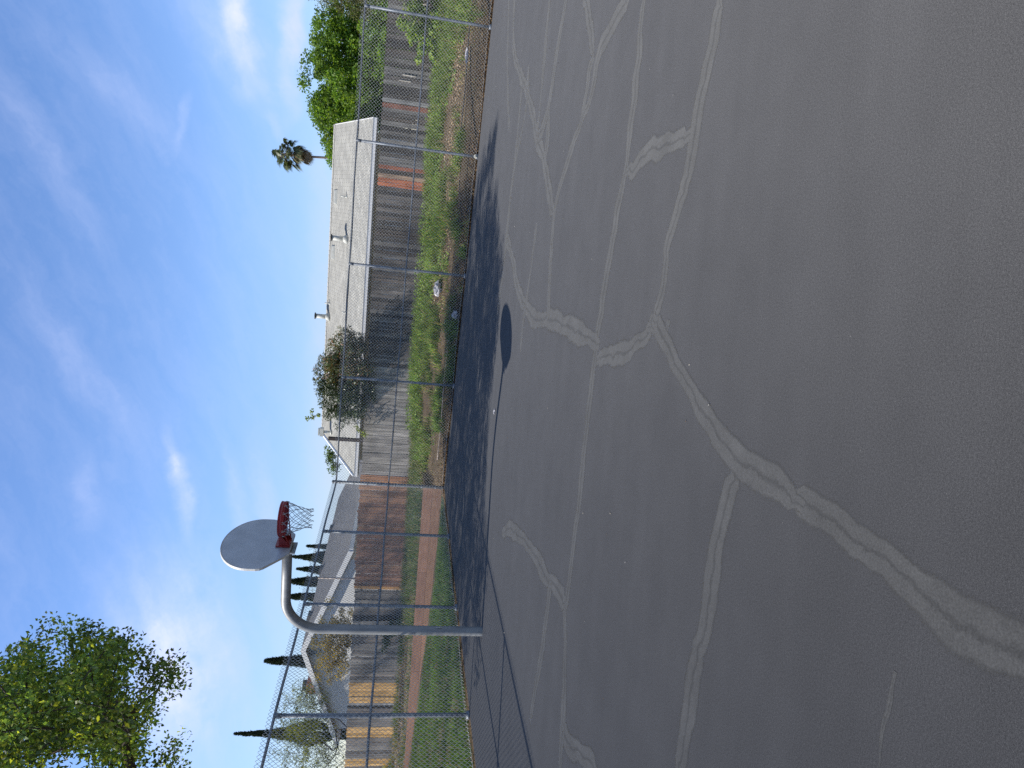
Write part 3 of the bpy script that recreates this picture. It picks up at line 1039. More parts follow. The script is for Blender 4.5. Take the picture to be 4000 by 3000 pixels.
for o0 in (12.0, 16.5, 21.5):
    mb = MB(); mb.hexa([W(gs + .12, o0, 4.93), W(gs + .5, o0, 4.80), W(gs + .5, o0 + .45, 4.80), W(gs + .12, o0 + .45, 4.93), W(gs + .12, o0, 5.06), W(gs + .5, o0, 4.98), W(gs + .5, o0 + .45, 4.98), W(gs + .12, o0 + .45, 5.06)])
    mb.build('roof_vent', M['dark'], roof2)
ch = MB()
ch.sbox(-18.2, -17.6, 13.7, 14.3, .6, 4.98, f=W)
ch.sbox(-18.25, -17.55, 13.65, 14.35, 4.98, 5.04, f=W)
cho = ch.build('chimney', M['brick'], h2)
ch = MB()
ch.sbox(-18.1, -17.7, 13.8, 14.2, 5.04, 5.22, f=W)
ch.sbox(-18.2, -17.6, 13.7, 14.3, 5.225, 5.26, f=W)
ch.build('chimney_cap', M['dark'], cho)

# ------------------------------------------------------------------ litter


def crumple(name, c, r, flat, mat, label, cat, seed):
    rg = np.random.default_rng(seed)
    nu, nv = 14, 9
    V = []
    for i in range(nv):
        ph = math.pi * i / (nv - 1)
        for j in range(nu):
            t = 2 * math.pi * j / nu
            k = .65 + .6 * rg.random()
            V.append((c[0] + r[0] * k * math.sin(ph) * math.cos(t), c[1] + r[1] * k * math.sin(ph) * math.sin(t), c[2] + r[2] * (k * math.cos(ph) + .7) * flat))
    F = [(i * nu + j, i * nu + (j + 1) % nu, (i + 1) * nu + (j + 1) % nu, (i + 1) * nu + j) for i in range(nv - 1) for j in range(nu)]
    mb = MB(); mb.add(V, F)
    o = mb.build(name, mat)
    return tag(o, label, cat)


x, y, _ = W(5.5, 2.0, 0); crumple('plastic_bag', (x, y, gz1(5.5, 2) + .06), (.22, .10, .11), 1, M['plastic'], 'crumpled white plastic bag caught on the weedy bank', 'plastic bag', 1)
x, y, _ = W(5.0, .28, 0); crumple('plastic_bag', (x, y, gz1(5.0, .3) + .02), (.13, .09, .09), 1, M['plastic'], 'small white scrap of bag at the foot of the far fence below the shrub', 'litter', 2)
x, y, _ = W(9.2, -.06, 0); crumple('cloth', (x, y, .02), (.05, .04, .05), 1, M['vent'], 'pale rag lying at the base of a far fence post', 'rag', 4)
x, y, _ = W(11.75, 1.0, 0); crumple('food_wrapper', (x, y, gz1(11.7, 1) + .06), (.20, .07, .045), 1, M['plastic'], 'pink and white wrapper lying on the bank below the ivy', 'litter', 5)
x, y, _ = W(4.7, .9, 0); crumple('paper_cup', (x, y, gz1(4.7, .9) + .04), (.05, .05, .05), 1, M['plastic'], 'tiny white scrap of paper among weeds under the shrub', 'litter', 6)
crumple('paper_scrap', (-.47, 10.7, .004), (.045, .03, .02), .6, M['plastic'], 'small white scrap of paper on the asphalt beside the pole shadow', 'litter', 7)

# ------------------------------------------------------------------ vegetation helpers


def unit(a): return a / (np.linalg.norm(a, axis=1)[:, None] + 1e-9)


def leaf_quads(C, L, Wd, D, tone, rg, flat=.0):
    """one folded leaf (diamond) per row: centre C, length L, width Wd, pointing along D"""
    n = len(C)
    D = unit(D)
    r = rg.normal(size=(n, 3)); r[:, 2] += flat
    S = unit(np.cross(D, r)); Nn = np.cross(D, S)
    L = np.broadcast_to(L, (n,))[:, None]; Wd = np.broadcast_to(Wd, (n,))[:, None]
    a = C - D * L * .5; b = C + S * Wd * .5 - D * L * .05 + Nn * Wd * .12; c = C + D * L * .5; d = C - S * Wd * .5 - D * L * .05 + Nn * Wd * .12
    V = np.stack([a, b, c, d], 1).reshape(-1, 3)
    F = np.arange(4 * n).reshape(n, 4)
    return V, F, tone


def pick(pal, n, rg, jit=.18):
    pal = np.array(pal); c = pal[rg.integers(len(pal), size=n)]
    return np.clip(c * (1 + rg.normal(size=(n, 1)) * jit), .003, .9)


def clump_leaves(centers, rad, per, L, Wd, pal, rg, droop=.0, outward=.6, flat=.8, core=None, cvar=.35):
    """leaves around every clump centre; each clump has a tone of its own"""
    centers = np.array(centers, float); k = len(centers)
    n = k * per
    ci = np.repeat(np.arange(k), per)
    u = unit(rg.normal(size=(n, 3))) * (rg.random(n) ** .45)[:, None]
    rr = np.broadcast_to(rad, (k,))[ci][:, None] * (.75 + .5 * rg.random(k))[ci][:, None]
    off = u * rr * np.array([1, 1, .8])
    C = centers[ci] + off
    D = unit(off) * outward + rg.normal(size=(n, 3)) * .6; D[:, 2] -= droop
    tone = pick(pal, n, rg) * (1 + (rg.random(k) - .5) * 2 * cvar)[ci][:, None]
    sz = .7 + .6 * rg.random(n)
    return leaf_quads(C, L * sz, Wd * sz, D, tone, rg, flat)


def merge(parts):
    Vs, Fs, Ts = [], [], []; b = 0
    for V, F, T in parts:
        Vs.append(V); Fs.append(F + b); Ts.append(T); b += len(V)
    return np.concatenate(Vs), np.concatenate(Fs), np.concatenate(Ts)


def grow(root_pts, targets, rg, step=.45, r_tip=.008, power=.46, wob=.10, up=.35):
    """limbs that reach every target from the trunk polyline; radius follows what each limb carries"""
    nodes = [np.array(p, float) for p in root_pts]; par = [-1] + list(range(len(root_pts) - 1))
    base = nodes[-1]
    order = sorted(range(len(targets)), key=lambda i: np.linalg.norm(np.array(targets[i]) - base))
    for i in order:
        t = np.array(targets[i], float)
        A = np.array(nodes)
        d = t - A
        dist = np.linalg.norm(d, axis=1)
        cost = dist + np.clip(A[:, 2] - t[2] + .1, 0, 9) * up * 2 + .0
        j = int(np.argmin(cost))
        a = nodes[j]; L = np.linalg.norm(t - a); k = max(1, int(L / step))
        sag = rg.normal(size=3) * wob * L
        p = j
        for q in range(1, k + 1):
            f = q / k
            x = a + (t - a) * f + sag * math.sin(math.pi * f) * .6 + (rg.normal(size=3) * wob * step * .5 if q < k else 0)
            nodes.append(x); par.append(p); p = len(nodes) - 1
    cnt = np.zeros(len(nodes)); kids = [[] for _ in nodes]
    for i in range(len(nodes) - 1, -1, -1):
        if not kids[i]: cnt[i] = 1
        if par[i] >= 0: kids[par[i]].append(i); cnt[par[i]] += cnt[i]
    rad = r_tip * cnt ** power
    return nodes, par, rad, kids


def limbs_mesh(g, nmin=4):
    nodes, par, rad, kids = g
    mb = MB()
    done = set()
    # chains: follow the thickest child
    starts = [(0, None)]
    while starts:
        i, frm = starts.pop()
        ch = [] if frm is None else [frm]
        cur = i
        chain = ([nodes[frm]] if frm is not None else []) + [nodes[i]]
        rr = ([min(rad[frm], rad[i] * 1.25)] if frm is not None else []) + [rad[i]]
        while kids[cur]:
            ks = sorted(kids[cur], key=lambda q: -rad[q])
            for q in ks[1:]: starts.append((q, cur))
            cur = ks[0]; chain.append(nodes[cur]); rr.append(rad[cur])
        if len(chain) > 1:
            n = 10 if max(rr) > .08 else 6 if max(rr) > .025 else nmin
            mb.tube(chain, rr, n, cap=False)
    return mb


def make_tree(name, base, label, cat, trunk, targets, leafdata, leafmat, group=None, bark='bark', rg=None, r_tip=.008, wob=.1, power=.46, step=.45, crown='crown'):
    root = empty(name, base, label, cat, group)
    g = grow(trunk, targets, rg, r_tip=r_tip, wob=wob, power=power, step=step)
    limbs_mesh(g).build('trunk', M[bark], root, True)
    V, F, T = leafdata
    np_mesh(crown, V, F, T, [M[leafmat]], root)
    return root


def ellipsoid_pts(c, r, n, rg, shell=.35, mind=.0):
    out = []
    t = 0
    while len(out) < n and t < n * 60:
        t += 1
        u = rg.normal(size=3); u /= np.linalg.norm(u); u *= (shell + (1 - shell) * rg.random()) ** .6
        p = np.array(c) + u * np.array(r)
        if mind and out and min(np.linalg.norm(p - q) for q in out) < mind: continue
        out.append(p)
    return out


# ------------------------------------------------------------------ the large tree at the court side
CL = np.array([(-9.9,11.7,7.2),(-7.1,14.1,7.1),(-7.1,16.3,8.0),(-10.9,17.9,8.1),(-8.4,12.8,7.0),(-9.6,14.9,7.5),(-8.5,14.0,7.4),(-8.4,13.2,5.0),(-11.3,10.8,8.1),(-11.2,14.1,7.7),(-9.5,12.9,11.6),(-7.9,10.7,10.8),(-9.7,12.7,8.5),(-11.0,11.3,8.6),(-10.8,15.1,5.6),(-8.9,12.7,5.9),(-9.2,14.6,6.6),(-11.6,11.9,8.2),(-8.2,15.7,8.0),(-8.2,10.7,4.4),(-8.1,17.9,6.5),(-11.7,11.1,7.6),(-9.7,14.1,9.2),(-10.0,17.5,10.2),(-8.3,11.3,11.0),(-11.3,17.4,7.7),(-8.7,13.6,8.7),(-10.8,11.7,4.6),(-7.5,17.3,9.4),(-11.7,14.3,5.9),(-11.2,16.9,8.9),(-9.0,15.0,7.4),(-8.4,15.4,9.1),(-9.7,17.7,6.3),(-8.2,15.2,9.9),(-12.4,16.1,8.6),(-9.9,13.6,11.0),(-8.8,10.4,7.6),(-7.8,12.8,7.1),(-9.2,10.6,6.5),(-8.5,18.3,8.7),(-8.8,10.4,5.7),(-9.8,12.6,6.4),(-7.7,15.6,9.1),(-8.7,14.6,8.8),(-11.9,16.1,7.6),(-10.1,16.0,8.4),(-12.6,15.2,5.9),(-9.8,15.5,7.6),(-8.2,10.9,8.3),(-9.1,14.2,5.5),(-8.9,13.3,7.0),(-8.8,14.3,8.1),(-10.8,11.2,6.4),(-8.5,12.4,6.1),(-8.4,13.1,9.9),(-8.6,17.0,7.7),(-8.6,13.6,6.2),(-10.1,11.9,7.8),(-11.7,13.6,4.6),(-7.4,14.6,6.6),(-7.6,13.6,7.9),(-10.4,13.2,10.9),(-6.7,15.0,8.4),(-9.9,15.1,6.4),(-7.7,12.2,10.2),(-9.7,17.1,9.3),(-10.8,15.6,8.0),(-10.2,14.0,9.4),(-9.3,17.2,8.9),(-7.0,13.4,7.2),(-9.5,18.5,8.1),(-7.2,11.4,8.7),(-9.3,15.9,6.3),(-7.4,14.6,9.8),(-11.5,15.1,9.2),(-9.5,15.6,10.2),(-6.3,12.3,5.8),(-8.7,13.3,7.7),(-7.8,15.9,9.7),(-12.1,14.7,9.4),(-9.4,12.3,4.3),(-11.3,12.0,8.8),(-8.2,13.5,11.5),(-10.9,16.3,7.3),(-8.5,14.6,6.7),(-7.3,13.8,9.0),(-7.5,12.2,5.5),(-9.9,13.8,5.7),(-5.6,11.6,8.8),(-8.2,12.9,8.0),(-7.7,14.3,10.3),(-9.3,15.2,9.0),(-7.0,11.2,7.5),(-7.0,14.1,7.7),(-10.6,13.6,7.3),(-10.3,15.4,10.9),(-11.6,15.3,5.6),(-8.0,13.0,6.2),(-6.6,10.6,8.4),(-10.0,10.8,10.6),(-9.4,16.2,9.6),(-12.0,15.5,8.3),(-7.0,11.0,7.0),(-8.2,14.4,8.3),(-11.3,15.3,8.4),(-12.5,14.5,9.1),(-10.1,15.0,7.9),(-10.2,11.5,9.7),(-8.7,14.8,10.6),(-8.9,16.1,6.9),(-11.5,15.6,7.7),(-6.1,14.7,6.4),(-12.2,13.7,6.8),(-10.0,11.3,10.9),(-11.2,13.0,5.9),(-10.1,11.5,4.0),(-9.2,14.4,11.2),(-12.3,11.1,7.3),(-9.3,17.0,10.6),(-10.4,14.3,11.8),(-11.4,16.9,9.9),(-8.9,10.3,9.7),(-10.7,12.3,6.4),(-7.1,12.0,10.2),(-8.7,12.7,10.5),(-9.0,14.5,7.5),(-7.7,17.1,11.1),(-9.7,10.9,8.1),(-6.8,14.3,9.4),(-11.8,14.7,8.0),(-12.4,14.4,9.9),(-6.3,12.7,8.0),(-9.6,10.8,8.8),(-7.7,12.0,6.8),(-8.1,17.8,8.1),(-6.6,14.2,11.8),(-8.6,13.8,4.7),(-7.2,13.5,9.9),(-12.5,15.7,9.9),(-9.6,14.0,10.0),(-8.8,12.9,8.9),(-9.8,16.3,10.8),(-9.7,12.2,7.2),(-6.6,14.6,10.3),(-9.8,13.7,7.2),(-10.2,17.9,8.1),(-8.3,11.9,7.1),(-6.9,14.6,10.8),(-10.9,11.7,5.3),(-12.2,13.8,10.5),(-7.9,12.0,5.3),(-7.2,14.4,8.6),(-10.8,17.6,5.6),(-11.9,16.7,9.5),(-9.1,12.6,9.3),(-7.6,14.3,7.4),(-12.0,11.3,8.3),(-10.0,13.8,8.2),(-10.1,16.2,7.8),(-10.2,12.2,9.2),(-12.8,13.0,6.3),(-11.9,13.1,8.1),(-8.8,11.5,5.2),(-11.8,12.5,9.2),(-8.9,17.7,7.0),(-8.8,11.1,9.5),(-6.9,12.9,8.0),(-8.9,17.2,8.2),(-6.2,14.2,6.6),(-9.0,15.4,5.6),(-5.8,11.2,6.7),(-13.5,14.7,6.5),(-7.9,15.8,6.4),(-9.1,14.8,4.9),(-9.6,14.6,10.4),(-11.6,17.9,7.9),(-10.8,12.8,6.6),(-10.7,15.8,9.3),(-7.4,13.0,11.4),(-7.1,14.5,12.0),(-11.7,13.1,7.0),(-10.6,16.4,11.1),(-12.5,13.5,9.6),(-8.1,16.1,9.0),(-9.4,10.3,7.9),(-12.2,12.3,8.9),(-10.1,17.1,6.8),(-6.9,13.1,9.2),(-9.2,13.7,9.3),(-6.3,10.7,7.8),(-7.0,13.9,11.8),(-9.2,11.6,6.3),(-8.6,13.9,9.6),(-8.4,14.1,6.5),(-6.6,13.5,6.7),(-7.1,12.7,7.3),(-7.5,13.1,9.0),(-10.1,11.6,5.8),(-7.1,11.6,4.4),(-10.0,15.8,5.4),(-10.9,16.1,6.0),(-11.0,14.7,7.5),(-11.2,15.8,5.6),(-8.2,12.7,4.6),(-11.3,9.9,8.0),(-9.2,14.6,8.3),(-10.8,14.1,9.1),(-7.9,14.0,9.9),(-7.5,14.4,8.0),(-8.0,15.2,7.3),(-7.4,12.5,9.7),(-9.4,11.5,7.8),(-13.1,13.9,7.2),(-10.8,14.6,10.6),(-10.7,12.0,9.2),(-9.8,11.6,8.8),(-11.1,14.0,4.7),(-10.5,9.8,7.6),(-7.4,11.8,6.2),(-8.0,13.0,8.5),(-5.5,11.7,8.3),(-9.3,15.8,11.7),(-11.4,11.5,9.6),(-7.5,15.8,7.6),(-8.0,15.9,7.1),(-7.0,16.0,7.5),(-6.7,15.7,7.2),(-9.4,17.3,7.2),(-4.9,11.3,6.8),(-7.9,17.0,9.1),(-7.9,15.8,8.5),(-6.5,13.5,7.3),(-6.4,14.3,5.9),(-9.1,16.7,6.9),(-7.2,15.1,8.8),(-6.3,13.0,7.6),(-5.3,12.3,5.9),(-6.6,14.0,7.0),(-5.5,11.1,6.3),(-6.9,15.4,7.9),(-8.3,15.1,8.6),(-5.7,12.2,6.8),(-6.0,13.2,8.0),(-6.4,11.5,7.0),(-6.1,12.0,6.2),(-6.2,15.2,6.9),(-5.5,11.5,5.9),(-6.8,17.6,9.4),(-9.1,16.7,7.6),(-5.4,11.5,6.9),(-6.0,14.6,7.0),(-6.7,15.2,6.0),(-7.7,15.4,8.6),(-7.0,15.7,8.7),(-7.4,17.0,6.9),(-5.9,11.7,5.8),(-5.5,11.9,6.4),(-7.1,15.2,7.2),(-6.9,13.7,8.2),(-7.9,14.7,8.0),(-6.5,14.2,7.5),(-9.7,17.9,8.0),(-4.9,10.6,5.8),(-7.0,17.6,8.4),(-8.9,17.9,10.1),(-8.0,18.0,9.7),(-4.8,10.6,6.9),(-6.8,12.6,6.0),(-8.8,17.9,10.6),(-6.7,12.8,6.4),(-6.6,12.1,7.2),(-6.0,11.8,6.8),(-8.1,14.9,9.1),(-6.4,13.9,8.5),(-6.8,17.4,8.8),(-8.4,17.2,9.4),(-6.6,17.1,8.3),(-5.8,11.0,7.1),(-7.8,17.0,8.6),(-7.4,15.1,6.4),(-6.3,13.6,6.4),(-6.6,15.1,7.3),(-9.1,17.7,9.0),(-8.6,15.9,8.3),(-6.2,12.9,6.8),(-8.0,17.3,7.6),(-8.2,15.1,6.7),(-4.5,10.9,5.6),(-5.4,10.9,5.3),(-5.9,10.7,6.7),(-5.3,10.9,5.8),(-6.4,12.9,5.8),(-7.5,14.8,8.7),(-5.3,10.6,6.5),(-5.5,12.4,7.8),(-6.7,15.0,9.1),(-7.9,17.2,9.7),(-8.3,17.8,8.5),(-7.6,16.6,9.5),(-6.9,14.5,6.9),(-7.6,13.7,7.4),(-7.4,16.1,8.8),(-9.7,17.7,9.4),(-6.7,16.0,9.1),(-6.1,12.9,6.3),(-6.7,12.5,7.8),(-8.7,15.9,9.1),(-6.0,11.5,6.3),(-7.6,17.9,10.1),(-6.0,12.0,7.3),(-7.7,17.9,8.2),(-6.2,15.2,7.5),(-6.1,11.6,5.4),(-8.8,17.3,8.8),(-6.7,13.0,6.8),(-7.3,13.8,6.7),(-4.8,11.5,5.7),(-9.0,16.9,9.0),(-6.5,12.4,6.3),(-6.2,13.7,7.0),(-8.8,16.3,8.7),(-8.6,15.7,6.7),(-5.0,11.7,6.1),(-8.5,15.7,7.6),(-7.6,16.7,8.2),(-6.6,13.4,5.9),(-8.4,16.5,9.1),(-7.1,16.9,9.4),(-5.9,14.1,7.2),(-7.7,15.4,6.8),(-7.1,14.6,8.3),(-8.2,16.3,7.5),(-9.5,17.1,7.6),(-7.6,17.8,9.6),(-8.1,17.7,10.6),(-8.7,16.7,8.0),(-8.7,16.5,10.0),(-6.1,12.2,6.9),(-7.8,14.4,6.5),(-9.1,16.3,6.1),(-7.4,13.6,6.1),(-8.9,17.0,9.7),(-8.9,17.3,7.4),(-7.6,17.2,6.5),(-6.9,17.1,7.8),(-5.9,12.6,7.1),(-6.5,13.2,8.1),(-8.0,16.7,8.0),(-7.8,13.9,6.1),(-6.3,16.0,8.3),(-7.3,17.2,7.3),(-7.7,16.3,8.0),(-6.8,13.9,6.5),(-9.5,17.8,7.4),(-9.2,17.2,9.4),(-6.1,13.9,7.9),(-8.0,16.6,9.9),(-6.6,14.2,8.7),(-5.6,11.9,7.5),(-5.5,11.4,7.4),(-5.3,10.9,7.1),(-5.8,12.9,5.2),(-7.8,14.9,6.6),(-8.9,16.1,9.6),(-5.3,12.8,6.6),(-7.5,17.4,8.3),(-8.0,17.5,8.8),(-4.9,14.5,9.6),(-7.2,12.7,10.2),(-8.5,15.9,11.6),(-6.4,17.3,11.4),(-9.5,11.6,11.6),(-6.7,13.5,8.6),(-7.7,16.2,10.4),(-8.2,11.4,11.7),(-6.8,13.8,8.9),(-8.2,16.6,11.7),(-7.1,17.0,10.6),(-9.2,11.2,11.9),(-9.7,14.9,12.0),(-8.5,15.3,10.3),(-6.3,17.0,11.6),(-7.0,15.2,11.6),(-8.9,17.1,11.7),(-9.5,12.5,12.1),(-6.8,15.3,10.6),(-7.3,13.6,10.8),(-7.4,16.2,12.4),(-6.3,12.8,9.1),(-7.4,13.3,9.4),(-9.4,13.4,12.6),(-5.6,12.9,9.0),(-7.5,14.1,11.9),(-9.5,10.9,11.3),(-7.8,11.6,10.1),(-9.6,17.2,11.4),(-8.4,15.8,12.6),(-9.7,15.9,12.0),(-8.1,12.2,11.7),(-6.3,15.1,11.1),(-9.0,15.1,11.0),(-9.5,16.5,12.0),(-6.9,13.0,11.8),(-7.2,14.1,10.9),(-6.3,13.4,11.4),(-5.7,12.9,9.5),(-8.4,14.6,11.0),(-8.7,15.5,11.9),(-7.1,12.3,12.2),(-7.3,15.4,10.2),(-7.6,15.7,11.8),(-6.2,12.3,11.4),(-7.4,11.9,10.6),(-7.8,15.7,12.3),(-5.6,14.7,9.6),(-8.3,14.3,12.1),(-9.6,13.0,12.0),(-8.2,16.3,11.1),(-8.9,12.3,10.6),(-5.4,13.0,8.6),(-8.3,12.2,10.4),(-6.8,13.5,10.1),(-6.7,15.7,11.2),(-7.3,15.7,10.8),(-10.0,10.3,12.2),(-6.5,12.7,9.7),(-10.5,16.0,12.6),(-9.8,12.1,11.9),(-8.6,17.1,10.4),(-7.7,13.1,10.7),(-9.6,10.6,12.2),(-7.5,12.4,10.6),(-5.1,16.4,10.4),(-5.9,14.4,9.2),(-7.8,16.2,11.7),(-4.7,12.9,9.9),(-9.1,17.0,12.4),(-8.2,12.3,12.5),(-7.1,11.3,10.1),(-9.3,12.8,11.1),(-6.3,16.1,10.6),(-6.8,12.9,10.2),(-10.2,11.9,12.5),(-10.1,17.3,12.1),(-9.1,13.6,12.1),(-10.3,16.9,10.1),(-6.5,12.2,10.3),(-11.0,11.8,10.4),(-9.1,14.9,11.8),(-8.7,13.7,7.1),(-10.1,12.9,11.9),(-10.7,13.9,8.8),(-8.6,13.7,10.1),(-8.0,13.8,12.2),(-9.2,12.1,9.8),(-9.5,17.1,11.1),(-8.6,11.1,4.9),(-6.8,16.5,10.3),(-10.1,14.5,5.9),(-10.8,12.6,9.6),(-11.8,9.5,9.4),(-11.2,15.3,10.4),(-10.0,12.3,7.9),(-9.4,14.0,5.8),(-7.8,11.0,6.2),(-11.0,12.0,7.1),(-8.9,11.1,9.9),(-9.2,14.4,10.2),(-10.1,13.4,10.0),(-9.4,12.1,12.0),(-6.8,15.7,10.7),(-6.4,13.4,9.3),(-9.2,17.4,12.1),(-8.8,14.2,8.7),(-10.1,10.3,9.2),(-9.3,14.4,10.8),(-8.9,16.4,10.4),(-12.7,17.3,9.8),(-9.0,12.9,9.8),(-11.9,11.2,11.6),(-6.9,13.5,11.7),(-11.6,15.0,8.3),(-8.0,16.0,10.9),(-5.5,14.1,10.5),(-6.6,12.9,11.4),(-8.8,15.7,10.5),(-10.5,13.2,10.1),(-4.9,11.7,8.2),(-12.2,11.1,8.9),(-10.5,11.7,8.2),(-6.0,11.0,7.6),(-10.3,16.5,8.6),(-8.4,12.0,6.7),(-8.7,11.6,10.2),(-9.8,17.2,10.4),(-8.0,13.3,12.0),(-10.1,14.7,7.3),(-10.4,14.6,9.9),(-9.9,14.5,12.3),(-8.2,13.8,9.1),(-8.4,13.0,11.0),(-12.3,12.7,8.3),(-7.0,17.1,12.1),(-12.7,11.6,9.6),(-8.5,15.6,11.2),(-8.3,10.1,9.6),(-10.7,10.4,7.6),(-10.7,12.0,9.6),(-10.7,13.8,8.2),(-12.8,12.4,12.1),(-11.9,16.9,7.8),(-10.7,11.9,12.3),(-10.8,9.9,8.0),(-12.5,11.4,8.3),(-9.4,9.9,11.5),(-9.9,15.4,11.0),(-12.1,17.1,8.5),(-6.8,14.0,10.6),(-9.9,14.8,11.4),(-7.1,14.1,9.3),(-9.1,12.6,6.4),(-9.4,14.8,10.1),(-8.8,15.0,12.1),(-10.1,16.8,12.3),(-12.2,15.2,12.0),(-9.7,15.0,8.7),(-10.4,14.9,10.7),(-6.7,16.8,11.5),(-10.3,10.0,8.2),(-11.9,14.3,8.3),(-9.2,11.1,11.6),(-6.5,17.0,10.7),(-6.2,12.8,11.4),(-6.5,16.4,11.2),(-7.8,9.8,4.9),(-12.5,13.1,9.8),(-6.2,13.9,9.6),(-9.1,14.9,5.8),(-11.8,16.2,9.1),(-8.8,10.6,9.6),(-9.4,14.5,12.4),(-11.0,15.6,11.7),(-11.4,10.1,9.6),(-11.3,10.2,11.5),(-7.8,12.0,8.1),(-5.7,16.1,10.4),(-12.1,10.8,11.5),(-9.2,16.8,11.8),(-12.2,13.6,9.2),(-10.3,12.4,10.5),(-7.3,12.6,11.4),(-8.4,10.4,10.8),(-12.2,16.6,9.3),(-8.3,13.9,11.2),(-11.6,15.4,8.8),(-12.2,10.0,11.7),(-9.7,17.2,12.1),(-11.2,15.5,9.0),(-10.6,16.5,9.3),(-7.8,10.4,4.5),(-5.9,15.6,10.9),(-7.6,11.4,11.4),(-11.3,10.8,11.4),(-7.3,11.3,6.0),(-8.3,15.7,10.5),(-12.1,16.0,11.7),(-7.1,17.3,10.8),(-9.5,16.7,11.2),(-8.2,10.8,5.6),(-11.0,12.8,7.4),(-9.4,10.2,5.6),(-10.2,14.8,8.7),(-6.0,13.2,9.6),(-8.1,13.1,5.7),(-10.5,11.1,11.2),(-8.3,12.1,11.4),(-10.6,12.3,12.0),(-6.6,11.9,9.0),(-12.3,13.8,8.3),(-12.2,14.7,8.1),(-7.4,11.4,9.3),(-9.2,9.8,5.5),(-9.4,14.4,6.9),(-8.6,11.6,7.4),(-11.9,12.3,11.7),(-8.0,14.5,11.8),(-5.8,16.6,11.1),(-13.0,11.2,9.4),(-11.1,15.8,7.8),(-6.4,15.0,11.6),(-10.8,15.0,9.0),(-9.4,16.1,11.4),(-10.4,13.4,6.0),(-7.9,12.6,10.2),(-10.7,16.0,10.8),(-10.7,17.6,8.6),(-10.7,17.5,8.1),(-10.6,16.4,11.5),(-8.9,14.1,10.5),(-10.4,16.1,9.6),(-9.9,13.1,8.2),(-12.2,15.7,9.3),(-6.7,14.4,11.4),(-10.4,17.0,8.0),(-8.4,12.3,5.7),(-11.0,10.9,6.7),(-9.9,15.7,5.9),(-12.1,16.3,12.3),(-10.8,17.6,10.3),(-9.3,14.2,9.6),(-9.5,11.5,10.5),(-11.4,13.3,7.7),(-8.0,16.6,11.0),(-8.0,12.6,11.4),(-6.0,15.1,10.6),(-10.6,13.3,9.6),(-9.6,15.4,5.3),(-10.3,13.6,9.6),(-11.9,16.7,11.1),(-6.8,15.7,10.1),(-11.6,14.7,11.4),(-12.7,16.0,9.0),(-12.2,17.3,8.0),(-11.0,17.3,11.4),(-12.1,11.6,11.9),(-11.2,14.4,11.3),(-8.8,10.3,9.3),(-11.8,14.5,9.6),(-8.2,11.1,5.9),(-10.1,16.6,5.9),(-7.5,12.1,12.3),(-8.9,16.0,10.3),(-9.1,9.8,4.8),(-7.4,12.5,8.3),(-5.7,15.1,9.9),(-11.5,15.0,12.3),(-8.7,16.5,10.8),(-6.3,11.2,9.2),(-6.1,14.3,11.5),(-11.3,17.1,9.5),(-13.4,12.0,9.8),(-11.8,13.4,12.2),(-8.0,13.3,9.3),(-11.0,17.8,9.2),(-11.5,16.6,8.1),(-8.1,11.8,11.5),(-9.6,14.3,8.4),(-5.7,13.6,10.8),(-10.8,10.9,7.9),(-11.5,12.6,11.7),(-8.9,11.5,11.8),(-8.9,11.4,7.1),(-11.4,15.9,12.2),(-6.4,13.2,11.9),(-12.3,12.7,9.3),(-7.8,15.2,9.7),(-12.0,13.1,9.9),(-10.6,11.3,8.4),(-10.3,11.5,7.4),(-9.8,13.2,10.4),(-6.1,16.0,11.3),(-8.1,16.4,10.6),(-8.4,14.2,11.0),(-11.0,17.6,7.5),(-11.4,15.6,9.6),(-5.6,15.5,10.1),(-11.2,14.7,12.3),(-8.8,14.5,7.0),(-10.8,16.8,9.3),(-9.0,12.7,7.3),(-9.2,14.2,8.5),(-8.6,15.8,12.3),(-7.0,14.2,10.3),(-8.7,11.9,10.7),(-6.7,12.2,12.1)])
rg = np.random.default_rng(21)
GREEN = [(.113, .181, .048), (.137, .211, .048), (.087, .149, .048), (.181, .234, .041), (.250, .281, .048), (.098, .156, .056)]
d = np.linalg.norm((CL - np.array([-8.5, 14, 7.6])) / np.array([5.6, 4.9, 4.6]), axis=1)
parts = []
for i0 in range(0, len(CL), 20):
    parts.append(clump_leaves(CL[i0:i0 + 20], .43, 135, .092, .052, GREEN, rg, droop=.55, outward=.35, flat=.6, cvar=.55))
trunk = [(-11.4, 13.6, -.3), (-11.35, 13.6, .8), (-11.25, 13.65, 1.9), (-11.0, 13.7, 2.8), (-10.7, 13.75, 3.5)]
tip = []
make_tree('court_tree', (-11.4, 13.6, 0), 'large loose leafed green tree overhanging the court behind the hoop', 'tree', trunk, [tuple(p) for p in CL],
          merge(parts), 'leaf', rg=rg, r_tip=.0105, wob=.09, power=.50, step=.4)

# ------------------------------------------------------------------ tall tree further along the grass strip: its soft shade falls on the plank fences
rg = np.random.default_rng(25)
TT = ellipsoid_pts(W(-18.0, 1.6, 12.0), (2.6, 2.6, 5.0), 150, rg, .2, .5)
make_tree('tall_tree', W(-18, 1.6, .3), 'tall slender green tree on the grass strip well beyond the hoop', 'tree',
          [W(-18, 1.6, 0), W(-18, 1.6, 2.5), W(-18, 1.6, 5.5)], [tuple(p) for p in TT],
          clump_leaves(TT, .5, 70, .12, .07, GREEN, rg, droop=.4, outward=.35, flat=.6), 'leaf', rg=rg, r_tip=.010)

